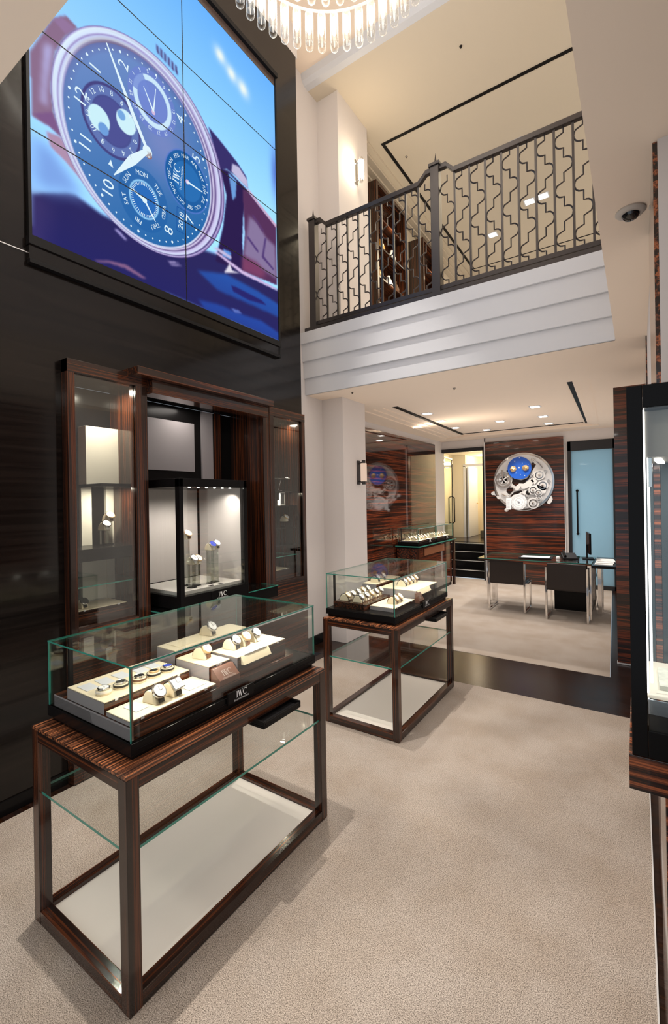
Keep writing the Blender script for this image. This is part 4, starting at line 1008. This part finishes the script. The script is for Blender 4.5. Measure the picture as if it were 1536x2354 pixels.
m_ = MB()
for k in range(7): m_.cyl(.009, sz1 - .060 - sz0, sz1 - .056 - sz0, (sx1 - .08 - sx0, .07 + .075 * k, 0), 'z', 12)
m_.build('light_strip', glow('showcase_light', (1, .95, .88), 10), sh)
for k in range(4): lamp('showcase_lamp', 'SPOT', (sx1 - .085, sy0 + .12 + .13 * k, sz1 - .07), 5.5, (1, .93, .86), .008, 130, .6, (-.35, 0, -1))
p = sb(sx1, sx1 + .008, 2.17, 2.36, sz0 + .005, sz0 + .085, 'plaque', black_lac)
m_ = MB(); logo(m_, lambda u, v: (sx1 + .0088 - sx0, 2.265 - sy0 + u, .038 + v), 0, True, .032); m_.build('plaque_lettering', letter, p)
fl_ = sz0 + .1105
acr = pane('acrylic', (.80, .81, .79), .16)
def stand(x, y, z, h, label, wl, pl, case_m, dial_m, strap_m, r=.024):
    s = thing('watch_stand', label, 'watch stand', (x, y, z), 0, 'clear stands holding watches')
    MB().box(-.022, .022, -.018, .018, .006, h).build('pillar', acr, s, bevel=.001); MB().box(-.026, .026, -.022, .022, 0, .006).build('foot', black_lac, s)
    watch((x, y, z + h + .0004), .1, wl, 'arch', case_m, dial_m, strap_m, r=r, group='watches on clear stands', pad_label=pl, pad_group='cushions on clear stands')
gS = 'the cube showcase'
stand(-2.62, 2.10, fl_, .165, 'low left clear stand in the cube showcase', 'silver watch on the low left stand in the cube showcase', 'cushion on the low left stand in the cube showcase', steel, dial_white, leather_white)
stand(-2.66, 2.17, fl_, .155, 'low right clear stand of the left cluster in the cube showcase', 'gold watch on the low right stand of the left cluster', 'cushion on the low right stand of the left cluster', gold, dial_white, leather_white)
stand(-2.72, 2.13, fl_, .335, 'tallest clear stand in the cube showcase', 'gold watch on the tallest stand in the cube showcase', 'cushion on the tallest stand in the cube showcase', gold, dial_white, leather_brown)
stand(-2.64, 2.285, fl_, .245, 'left clear stand of the middle pair in the cube showcase', 'blue-dialled watch on the middle pair of stands in the cube showcase', 'cushion under the blue-dialled watch in the cube showcase', steel, dial_blue, leather_white)
stand(-2.66, 2.345, fl_, .250, 'right clear stand of the middle pair in the cube showcase', 'black-strapped watch on the middle pair of stands in the cube showcase', 'cushion under the black-strapped watch in the cube showcase', steel, dial_white, leather_black)
for k, y in enumerate((2.22, 2.31)): card(-2.56, y, fl_, ('left' if k == 0 else 'right') + ' small dark label before the stands in the cube showcase', .02, .04, 0, 'labels in the cube showcase', black_lac)
# side bays
stand(-2.95, 1.66, 1.3302, .10, 'left clear stand on the black shelf of the left bay', 'silver watch on the left stand in the left bay', 'cushion on the left stand in the left bay', steel, dial_white, leather_white)
stand(-2.99, 1.71, 1.3302, .155, 'right clear stand on the black shelf of the left bay', 'gold watch on the right stand in the left bay', 'cushion on the right stand in the left bay', gold, dial_white, leather_brown)
tray(-3.02, -2.80, 1.40, 1.72, .9455, .962, 'suede tray low in the left bay of the wall cabinet', body=wood_y)
watch((-2.88, 1.47, .9622), .1, 'dark strapped watch on the tray in the left bay', 'arch', steel, dial_black, leather_black, group='watches in the side bays', pad_label='cushion on the tray in the left bay', pad_group='cushions in the side bays')
tray(-3.02, -2.80, 3.06, 3.40, .9455, .962, 'suede tray low in the right bay of the wall cabinet', body=wood_y)
watch((-2.88, 3.13, .9622), .1, 'dark strapped watch on the tray in the right bay', 'arch', steel, dial_black, leather_black, group='watches in the side bays', pad_label='cushion on the tray in the right bay', pad_group='cushions in the side bays')
stand(-2.86, 3.40, 1.3522, .055, 'clear stand on the middle shelf of the right bay', 'gold watch on the stand in the right bay', 'cushion on the stand in the right bay', gold, dial_white, leather_white)
pf = thing('picture_frame', 'small white framed picture on a shelf in the right bay', 'picture frame', (-2.88, 3.40, 1.563), .25)
MB().box(-.006, .006, -.055, .055, 0, .012).box(-.006, .006, -.055, .055, .118, .13).box(-.006, .006, -.055, -.043, .012, .118).box(-.006, .006, .043, .055, .012, .118).build('frame', letter, pf)
MB().box(-.005, .002, -.043, .043, .012, .118).build('print', plain('grey_print', (.10, .10, .11), .5), pf)
MB().box(-.05, -.006, -.004, .004, 0, .05).build('strut', letter, pf)
MB().box(BX + 2.76, -.02, 3.03 - 1.30, 3.498 - 1.30, 1.55, 1.562).build('black_shelf', black_lac, cab)
pm = thing('model_aircraft', 'small silver model aircraft on a thin stand in the right bay', 'model', (-2.90, 3.38, 1.7022), .4)
MB().tube([(-.11, 0, .11), (-.03, 0, .118), (.08, 0, .122), (.11, 0, .12)], [.006, .014, .013, .004], 10).build('fuselage', chrome, pm, smooth=True)
MB().box(.0, .045, -.14, .14, .112, .117).build('wing', chrome, pm, bevel=.002)
MB().box(-.11, -.08, -.045, .045, .113, .116).box(-.112, -.085, -.002, .002, .115, .145).build('tail', chrome, pm)
MB().tube([(.02, 0, .11), (0, 0, .05), (-.01, 0, .01)], .004).cyl(.045, 0, .008).build('stand', chrome, pm, smooth=True)

# ================================================================== watch-movement sculpture on the back wall
from mathutils.geometry import tessellate_polygon
mv = thing('movement_sculpture', 'huge round silver watch movement sculpture with a blue moon disc on the wood wall', 'wall sculpture', (-1.764, 8.953, 1.888))
def q_(zx, zy): return ((zx - 725) * .000884, (740 - zy) * .00097)
def plate(outer, holes, y0, y1, name, m, parent=mv, bevel=.003):
    loops = [[Vector((x, z, 0)) for x, z in l] for l in [outer] + holes]; flat = [p for l in loops for p in l]; n = len(flat)
    tris = tessellate_polygon(loops)
    mb = MB(); vs = [(p.x, y1, p.y) for p in flat] + [(p.x, y0, p.y) for p in flat]
    fs = [tuple(t) for t in tris] + [tuple(i + n for i in reversed(t)) for t in tris]; o = 0
    for l in loops:
        k = len(l); fs += [(o + i, o + (i + 1) % k, n + o + (i + 1) % k, n + o + i) for i in range(k)]; o += k
    mb.add(vs, fs); ob = mb.build(name, m, parent, bevel=0)
    import bmesh
    bm = bmesh.new(); bm.from_mesh(ob.data); bmesh.ops.recalc_face_normals(bm, faces=bm.faces); bm.to_mesh(ob.data); bm.free()
    return ob
def circ(cx, cz, r, n=40, a0=0, a1=2 * PI): return [(cx + r * math.cos(a0 + (a1 - a0) * i / n), cz + r * math.sin(a0 + (a1 - a0) * i / n)) for i in range(n)]
outl = []
for i in range(96):
    a = 2 * PI * i / 96; outl.append((.527 * math.cos(a), .535 * math.sin(a)))
h1 = [q_(*p) for p in [(395, 520), (430, 480), (470, 600), (560, 680), (690, 710), (800, 680), (870, 600), (905, 500), (890, 400), (930, 380), (985, 430), (900, 560), (840, 690), (770, 780), (650, 770), (590, 830), (540, 800), (500, 760), (505, 690)]]
h2 = [q_(*p) for p in [(400, 870), (450, 835), (520, 855), (545, 900), (480, 970), (420, 960), (388, 925)]]
h3 = [q_(*p) for p in [(455, 1010), (560, 925), (690, 900), (715, 925), (640, 962), (540, 985), (490, 1030)]]
plate(outl, [h1, h2, h3], -.045, -.012, 'main_plate', satin_silver)
rimp = MB().ring(.495, .527, -.050, -.045, axis='y', n=96); rimp.build('plate_rim', chrome, mv, smooth=True)
for l in ([q_(*p) for p in [(175, 1000), (140, 905), (95, 920), (75, 950), (95, 980), (150, 985)]], [q_(*p) for p in [(1180, 1130), (1260, 1010), (1285, 1080), (1265, 1130), (1225, 1170), (1190, 1160)]], [q_(*p) for p in [(180, 1000), (260, 1010), (290, 1060), (210, 1060)]]):
    plate(l, [], -.055, -.005, 'side_lug', satin_silver)
# blue moon disc
bx, bz = q_(668, 480)
bd = MB().cyl(.208, -.085, -.060, (bx, 0, bz), 'y', 56).build('moon_disc', plain('royal_blue_enamel', (.014, .10, .52), .3, coat=.4), mv, smooth=True)
gm = MB()
for cx, cz in (q_(545, 492), q_(788, 482)):
    prof_ = [(.0001, -.126), (.026, -.121), (.046, -.108), (.058, -.085)]; o0 = len(gm.v); gm.lathe(prof_, 16, (cx, 0, cz), 'y', cap=False)
    for i in range(o0, len(gm.v)):
        p = gm.v[i]; gm.v[i] = (p[0] + random.uniform(-.006, .006), p[1] + random.uniform(-.006, .006), p[2] + random.uniform(-.006, .006))
gm_l = gm; half = len(gm.v) // 2; hf = len(gm.f) // 2
for k in range(2):
    mb = MB(); mb.add(gm.v[k * half:(k + 1) * half], [tuple(i - k * half for i in f) for f in gm.f[k * hf:(k + 1) * hf]]); mb.build('gold_moon', gold, bd)
sm_ = MB()
for zx, zy, r in [(675, 285, .014), (580, 345, .011), (845, 415, .009), (772, 625, .012), (600, 570, .008), (665, 470, .018), (505, 540, .007), (730, 390, .006), (690, 600, .006)]:
    cx, cz = q_(zx, zy); pts = [(cx + (r if i % 2 == 0 else r * .45) * math.cos(PI / 2 + PI * i / 5), cz + (r if i % 2 == 0 else r * .45) * math.sin(PI / 2 + PI * i / 5)) for i in range(10)]
    sm_.prism(pts, lambda u, v, w: (u, -.0855 - .003 * w, v))
sm_.build('star_marks', letter, bd)
# balance wheel
wx, wz = q_(337, 690); bw = MB().ring(.118, .142, -.082, -.068, (wx, 0, wz), 'y', 48).build('balance_wheel', chrome, mv, smooth=True)
sp = MB()
for i in range(5):
    a = 2 * PI * i / 5 + .3; c, s = math.cos(a), math.sin(a); sp.prism([(-.010, .02), (.010, .02), (.010, .12), (-.010, .12)], lambda u, v, w: (wx + u * c - v * s, -.080 + .010 * w, wz + u * s + v * c))
sp.build('wheel_spokes', satin_silver, bw); MB().lathe([(.001, -.095), (.02, -.092), (.028, -.08), (.028, -.06)], 20, (wx, 0, wz), 'y').build('wheel_hub', chrome, bw, smooth=True)
MB().ring(.080, .092, -.088, -.078, (wx, 0, wz), 'y', 40).build('hairspring_ring', chrome, bw, smooth=True); plate(circ(wx, wz, .060, 24), [], -.052, -.046, 'dark_recess', black_mat); MB().ring(.150, .160, -.062, -.046, (wx, 0, wz), 'y', 48).build('wheel_seat', satin_silver, mv, smooth=True)
MB().prism([q_(300, 500), q_(350, 500), q_(345, 680), q_(325, 680)], lambda u, v, w: (u, -.10 + .012 * w, v)).build('wheel_bridge', chrome, mv, bevel=.002)
# white sub dial and date plate
sx_, sz_ = q_(645, 1125); wd = MB().cyl(.140, -.085, -.05, (sx_, 0, sz_), 'y', 48).build('white_dial', plain('white_enamel', (.82, .83, .84), .4), mv, smooth=True)
rg = MB(); grey_ink = plain('grey_print_ink', (.22, .22, .26), .5)
for r in (.126, .100, .066): rg.ring(r - .0015, r + .0015, -.0862, -.085, (sx_, 0, sz_), 'y', 44)
for k in range(28):
    a = 2 * PI * k / 28; rg.prism([(-.0016, .106), (.0016, .106), (.0016, .120), (-.0016, .120)], lambda u, v, w, c=math.cos(a), s=math.sin(a): (sx_ + u * c - v * s, -.085 - .0012 * w, sz_ + u * s + v * c))
rg.prism([(-.05, .04), (.02, -.015), (.008, -.02)], lambda u, v, w: (sx_ + u, -.085 - .004 * w, sz_ + v)).cyl(.016, -.092, -.085, (sx_, 0, sz_), 'y', 14)
rg.build('dial_markings', grey_ink, wd)
dpx, dpz = q_(440, 1160); dp = MB().box(dpx - .042, dpx + .042, -.09, -.05, dpz - .105, dpz + .11).build('date_plate', MATS['white_enamel'], mv, bevel=.004)
tm_ = MB()
for k in range(6): tm_.box(dpx - .022, dpx + .022, -.0912, -.09, dpz - .07 + .026 * k, dpz - .066 + .026 * k)
tm_.build('plate_markings', grey_ink, dp); kx, kz = q_(392, 1275); MB().lathe([(.001, -.085), (.022, -.082), (.034, -.07), (.034, -.045)], 18, (kx, 0, kz), 'y').build('crown_knob', satin_silver, mv, smooth=True)
# wheels, jewels and levers of the right half
for zx, zy, r, d in [(1050, 625, .098, .085), (1110, 820, .098, .075), (930, 905, .085, .090), (1035, 955, .07, .105), (925, 1150, .105, .080), (1040, 1060, .06, .095), (835, 950, .05, .075), (1215, 740, .035, .075), (1160, 560, .03, .08), (930, 335, .045, .075), (800, 1010, .045, .07)]:
    cx, cz = q_(zx, zy); g_ = MB(); n = 20; pts = []
    for i in range(n * 2):
        a = PI * i / n; rr = r if i % 2 == 0 else r * .93; pts.append((cx + rr * math.cos(a), cz + rr * math.sin(a)))
    g_.prism(pts, lambda u, v, w: (u, -d + .02 * w, v)); gw = g_.build('gear_wheel', satin_silver, mv, bevel=.002)
    MB().ring(r * .55, r * .70, -d - .006, -d + .001, (cx, 0, cz), 'y', 28).lathe([(.001, -d - .022), (r * .18, -d - .018), (r * .26, -d - .006), (r * .26, -d + .001)], 16, (cx, 0, cz), 'y').build('gear_hub', chrome, gw, smooth=True)
for pts in ([(700, 800), (780, 760), (900, 690), (950, 740), (890, 830), (760, 880), (700, 870)], [(860, 850), (1000, 800), (1180, 880), (1160, 960), (1010, 1000), (880, 930)], [(690, 940), (780, 900), (900, 880), (890, 990), (780, 1000)], [(880, 720), (950, 660), (1010, 740), (960, 800)], [(560, 850), (630, 790), (690, 830), (640, 900), (590, 905)]):
    plate([q_(*p) for p in pts], [], -.075, -.046, 'bridge_plate', satin_silver)
for pts, r in (([(420, 820), (480, 825), (530, 850), (560, 885)], .010), ([(430, 1010), (490, 960), (550, 900)], .008), ([(760, 785), (800, 730), (880, 680), (960, 600), (1010, 540)], .008), ([(1000, 370), (1060, 420), (1110, 490)], .009), ([(730, 890), (860, 865)], .006), ([(300, 960), (350, 990), (400, 1010)], .010)):
    MB().tube([(q_(*p)[0], -.066, q_(*p)[1]) for p in pts], r, 8).build('lever_arm', chrome, mv, smooth=True)

# ================================================================== desk group in the back room
dk = thing('writing_desk', 'glossy dark wood desk with a glass edge and square chrome legs', 'desk', (-1.93, 6.60, 0))
MB().box(0, 1.42, 0, .76, .715, .733).build('desk_top', wood_wall_x, dk, bevel=.001)
MB().box(-.004, 1.424, -.004, .764, .734, .744, 0, {'-x': 1, '+x': 1, '-y': 1, '+y': 1}).build('glass_top', [glass, edge], dk)
for x in (.0, 1.37):
    for y in (.42 if x == 0 else .0, .71): MB().box(x, x + .05, y, y + .05, 0, .715).build('leg', chrome, dk, bevel=.002)
MB().box(.05, 1.37, .72, .75, .66, .713).build('back_rail', chrome, dk)
du = thing('drawer_unit', 'black drawer unit standing under the right half of the desk', 'drawers', (-1.0, 7.02, 0))
MB().box(0, .46, 0, .33, .03, .70).build('unit_body', black_lac, du, bevel=.003)
for k in range(3): MB().box(.01, .45, .33, .345, .05 + .215 * k, .255 + .215 * k).build('drawer', black_lac, du, bevel=.002)
MB().box(.02, .44, .02, .31, 0, .03).build('plinth', chrome, du)
def chair(x, y, label, rz=0.):
    c = thing('visitor_chair', label, 'chair', (x, y, 0), rz, 'visitor chairs at the desk')
    a = .012
    MB().box(-.225, .225, -.012, .012, .40, .735).build('backrest', leather, c, bevel=.006)
    MB().box(-.225, .225, .0, .42, .385, .425).build('seat', leather, c, bevel=.008)
    for s in (-1, 1):
        X_ = s * .238
        f_ = MB().box(X_ - a, X_ + a, -a, a, .0, .68).box(X_ - a, X_ + a, a, .40, 0, .024).box(X_ - a, X_ + a, .40, .424, 0, .40).box(X_ - a, X_ + a, a, .40, .376, .40)
        f_.build('side_frame', chrome, c, bevel=.002)
    MB().box(-.226, .226, .40, .424, .376, .384 + .0).build('cross_bar', chrome, c)
    return c
chair(-1.560, 6.66, 'left brown leather chair with chrome legs backing towards the carpet border')
chair(-.785, 6.50, 'right brown leather chair with chrome legs in front of the black drawer unit')
ps = thing('desk_pad', 'black writing pad with a pale sheet lying on the desk', 'desk pad', (-1.42, 6.78, .7445), .05)
MB().box(0, .42, 0, .26, 0, .012).build('pad', black_mat, ps, bevel=.003); MB().box(.03, .39, .03, .23, .012, .015).build('sheet', card_m, ps)
cl = MB().lathe([(.028, 0), (.030, .012), (.022, .03), (.001, .034)], 16).build('desk_ornament', letter, None, smooth=True, loc=(-.93, 6.92, .7445)); tag(cl, 'small white round ornament at the right end of the writing pad', 'ornament')
mo_ = thing('monitor', 'thin black monitor seen edge-on at the right end of the desk', 'monitor', (-.575, 7.10, .7445), math.radians(100))
MB().box(-.22, .22, -.012, .012, .08, .36).build('screen', black_lac, mo_, bevel=.003); MB().box(-.02, .02, .012, .03, .01, .2).build('stand', black_mat, mo_); MB().box(-.09, .09, -.06, .08, 0, .012).build('foot', black_mat, mo_, bevel=.002)
ph = thing('desk_telephone', 'black desk telephone with a sloping face beside the monitor', 'telephone', (-.80, 6.98, .7445), .3)
MB().prism([(-.09, 0), (.09, 0), (.09, .075), (-.09, .02)], lambda u, v, w: (-.09 + .18 * w, u, v)).build('body', black_mat, ph, bevel=.003); MB().tube([(-.06, -.08, .045), (-.06, 0, .07), (-.06, .08, .10)], .016).build('handset', black_lac, ph, smooth=True)
sd = thing('side_desk', 'narrow black side desk with chrome legs behind the wood wing panel', 'desk', (-.50, 6.50, 0))
MB().box(0, .42, 0, .95, .70, .735).build('desk_top', black_lac, sd, bevel=.002)
for x, y in ((.03, .55), (.03, .88), (.36, .05), (.36, .88)): MB().box(x, x + .045, y, y + .045, 0, .70).build('leg', chrome, sd, bevel=.002)
for k in range(3):
    o = MB().box(0, .20, 0, .28, 0, .004 + .002 * k).build('paper_sheet', paper, None, loc=(-.475 + .012 * k, 6.60 + .10 * k, .7355 + .0065 * k)); o.rotation_euler = (0, 0, .06 * k)
    tag(o, ('lowest', 'middle', 'topmost')[k] + ' sheet of the white paper stack on the side desk', 'paper', 'papers on the side desk')
cbm = MB().tube([(-.50, 7.463, .733), (-.49, 7.468, .60), (-.50, 7.47, .52), (-.53, 7.475, .40), (-.52, 7.48, .2), (-.50, 7.48, .006)], .005, 6).build('power_cable', black_mat, None, smooth=True); tag(cbm, 'thin black cable hanging down from the side desk', 'cable')

# ================================================================== counter along the left wall of the back room
ct = thing('display_counter', 'dark ebony display counter with a black glass top in the back room', 'counter', (-3.27, 6.64, 0))
MB().box(.0, .36, .06, 1.62, .06, .82).build('body', wood_wall_y, ct, bevel=.002); MB().box(0, .42, 0, 1.72, .84, .858, 0, {'-x': 1, '+x': 1, '-y': 1, '+y': 1}).build('counter_top', [black_lac, edge], ct); MB().box(0, .40, .02, 1.70, .82, .84).build('top_frame', black_lac, ct)
MB().box(.36, .405, 1.655, 1.70, 0, .82).build('leg', wood_z, ct, bevel=.002); MB().box(.36, .405, .02, .065, 0, .82).build('leg', wood_z, ct, bevel=.002); MB().box(.362, .38, .30, 1.20, .68, .80).build('apron_drawer', plain('light_tinted_wood', (.22, .085, .04), .3, coat=.4), ct, bevel=.002); MB().box(.0, .35, .07, 1.61, 0, .06).build('plinth', black_lac, ct)  # apron wood coloured lighter and more orange to paint in the light on it
for i, (y0, y1, nm) in enumerate(((6.67, 7.42, 'nearer'), (7.46, 8.26, 'farther'))):
    glass_case(-3.24, -2.88, y0, y1, .8585, 1.14, nm + ' small glass case on the dark counter in the back room', (y1 - y0) * (.62 if i == 0 else .6), logo_scale=.030)
    for f_ in (.25, .75): lamp('case_light', 'SPOT', (-2.92, y0 + (y1 - y0) * f_, 1.10), 4, NEUT, .012, 150, .5, (-.5, 0, -1))
    tray(-3.20, -2.92, y0 + .05, y1 - .05, .9172, .935, 'suede tray inside the ' + nm + ' counter case')
    for r_ in range(2):
        for k in range(6):
            watch((-3.12 + .11 * r_, y0 + .12 + .105 * k, .9354), .1, 'watch in the ' + ('front' if r_ else 'back') + ' row of the ' + nm + ' counter case', 'arch', (steel, gold)[(k + r_) % 2], dial_white, leather_white if k % 2 else leather_brown, group='watches in the ' + nm + ' counter case, ' + ('front' if r_ else 'back') + ' row',
                  pad_label='cream cushion in the ' + ('front' if r_ else 'back') + ' row of the ' + nm + ' counter case', pad_group='cushions in the ' + nm + ' counter case, ' + ('front' if r_ else 'back') + ' row')

# ================================================================== showcase on the right wall
rc = thing('wall_showcase', 'black framed wall showcase on a striped ebony base at the right edge', 'showcase', (0, 1.40, 0))
def rb(x0, x1, y0, y1, z0, z1, name, m, parent=None, bevel=.0015, **k): return MB().box(x0, x1, y0 - 1.40, y1 - 1.40, z0, z1, **k).build(name, m, parent or rc, bevel=bevel)
rb(-.030, .47, 1.40, 1.80, .841, .930, 'base_box', wood_light)
rb(.046, .47, 1.412, 1.79, 0, .841, 'pedestal', wood_light)
rb(-.0225, .012, 1.402, 1.445, .9305, 1.881, 'post', black_lac); rb(-.0225, .012, 1.755, 1.798, .9305, 1.881, 'post', black_lac); rb(.44, .47, 1.402, 1.445, .9305, 1.881, 'post', black_lac)
rb(.0125, .44, 1.402, 1.798, 1.823, 1.881, 'top', black_lac); rb(.0125, .44, 1.402, 1.798, .9305, 1.000, 'base', black_lac)
rb(.016, .44, 1.404, 1.410, 1.000, 1.823, 'glass_pane', [glass, edge], None, 0, fm={'-x': 1, '+x': 1})
rb(.0125, .44, 1.45, 1.75, 1.70, 1.82, 'inner_ceiling', plain('grey_inner_panel', (.38, .35, .31), .6))
rb(.0125, .44, 1.43, 1.75, 1.055, 1.075, 'inner_floor', ivory); rb(.0125, .44, 1.42, 1.43, 1.035, 1.075, 'floor_lip', chrome)
rb(.040, .058, 1.752, 1.758, 1.075, 1.70, 'wood_back_strip', wood_light); rb(.058, .44, 1.752, 1.758, 1.075, 1.70, 'back_glass', plain('grey_back_mirror', (.035, .045, .05), .12)); rb(.0125, .040, 1.752, 1.758, 1.075, 1.70, 'back_glass', MATS['grey_back_mirror'])
ls = glow('cool_led_strip', (1, .96, .93), 3.2)
rb(.0125, .0165, 1.446, 1.452, 1.08, 1.86, 'light_strip', ls); rb(.0200, .026, 1.47, 1.476, 1.10, 1.70, 'light_strip', ls)
m_ = MB()
for k in range(4): m_.ring(.006, .009, 1.692, 1.6985, (.045 + .004 * k, .10 + .05 * k, 0), 'z', 16)
m_.build('spot_ring', glow('small_spot', (1, .96, .9), 4), rc)
rb(.022, .032, 1.462, 1.485, 1.62, 1.70, 'clamp', chrome)
lamp('showcase_right_light', 'AREA', (.2, 1.6, 1.69), 2.5, NEUT, .2)
bk = MB().box(0, .10, 0, .16, 0, .012).build('booklet', plain('pale_print', (.66, .68, .60), .6, var=.15, vscale=40), None, loc=(.040, 1.50, 1.0754)); tag(bk, 'pale printed booklet lying inside the right wall showcase', 'booklet')

# ================================================================== upper room
def wall_unit(y0, y1, zt, label):
    u = thing('upper_wall_unit', label, 'shelf unit', (-3.118, y0, UPF)); D = y1 - y0; H = zt - UPF; dpt = .26
    MB().box(0, .02, 0, D, 0, H).build('back_panel', wood_z, u)
    for y in (0, D - .05): MB().box(.02, dpt, y, y + .05, 0, H).build('side_panel', wood_z, u, bevel=.002)
    MB().box(.02, dpt, .05, D - .05, H - .05, H).build('top_panel', wood_y, u); MB().box(.02, dpt, .05, D - .05, 0, .35).build('base', black_lac, u)
    for z in (.75, 1.2, 1.62, 2.02): MB().box(.02, dpt - .01, .05, D - .05, z, z + .02).build('shelf', wood_y, u)
    return u
wall_unit(5.42, 6.36, 5.90, 'tall dark wood shelf unit upstairs behind the left railing')
wall_unit(7.02, 7.95, 5.88, 'second dark wood shelf unit upstairs, farther behind the newel post')
for k, (y, z, m, lb) in enumerate([(5.62, .77, letter, 'white boxes'), (5.92, .77, gold, 'gold ornament'), (6.16, .77, letter, 'white vase'), (5.66, 1.22, gold, 'golden vase'), (5.98, 1.22, letter, 'pale vase'), (6.2, 1.22, leather_brown, 'brown vase'), (5.75, 1.64, plain('orange_glaze', (.85, .40, .06), .3), 'orange vase'), (6.1, 1.64, letter, 'cream vase')]):
    v = MB().lathe([(.035, 0), (.055, .03), (.065, .09), (.045, .15), (.022, .19), (.028, .21)], 20).build('vase', m, None, smooth=True, loc=(-2.98, y, UPF + z + .0005))
    tag(v, ('left ', 'middle ', 'right ', 'left ', 'middle ', 'right ', 'left ', 'right ')[k] + lb.split()[0] + ' vase on the ' + ('low', 'low', 'low', 'middle', 'middle', 'middle', 'high', 'high')[k] + ' shelf of the nearer upstairs unit', 'vase', 'vases upstairs')
for y, z in ((5.9, 5.4), (5.9, 4.6), (7.4, 5.4)): lamp('unit_light', 'POINT', (-2.80, y, z), 4, (1, .82, .55), .03)
so = thing('lounge_chair', 'dark leather lounge chair upstairs peeking above the balcony floor', 'chair', (-1.12, 6.9, UPF))
MB().box(-.36, .36, 0, .12, .35, 1.40).build('backrest', leather, so, bevel=.04); MB().box(-.36, .36, -.6, 0, .2, .42).build('seat', leather, so, bevel=.04)
for x in (-.30, .30):
    for y in (-.52, .05): MB().box(x - .02, x + .02, y - .02, y + .02, 0, .36).build('leg', chrome, so)
fl_l = thing('floor_lamp', 'white floor lamp upstairs behind the right railing bars', 'lamp', (-1.02, 8.6, UPF))
MB().cyl(.14, 0, .02).build('base', chrome, fl_l, smooth=True); MB().cyl(.012, .02, 1.78).build('pole', chrome, fl_l, smooth=True); MB().lathe([(.13, 1.72), (.13, 2.06)], 28, cap=False).lathe([(.127, 2.06), (.127, 1.72)], 28, cap=False).build('lamp_shade', glow('lamp_shade_glow', (1, .9, .75), 1.6), fl_l, smooth=True)
lamp('upper_fill', 'AREA', (-1.2, 7.4, 6.15), 55, (1, .84, .58), 1.2, size_y=2.6)
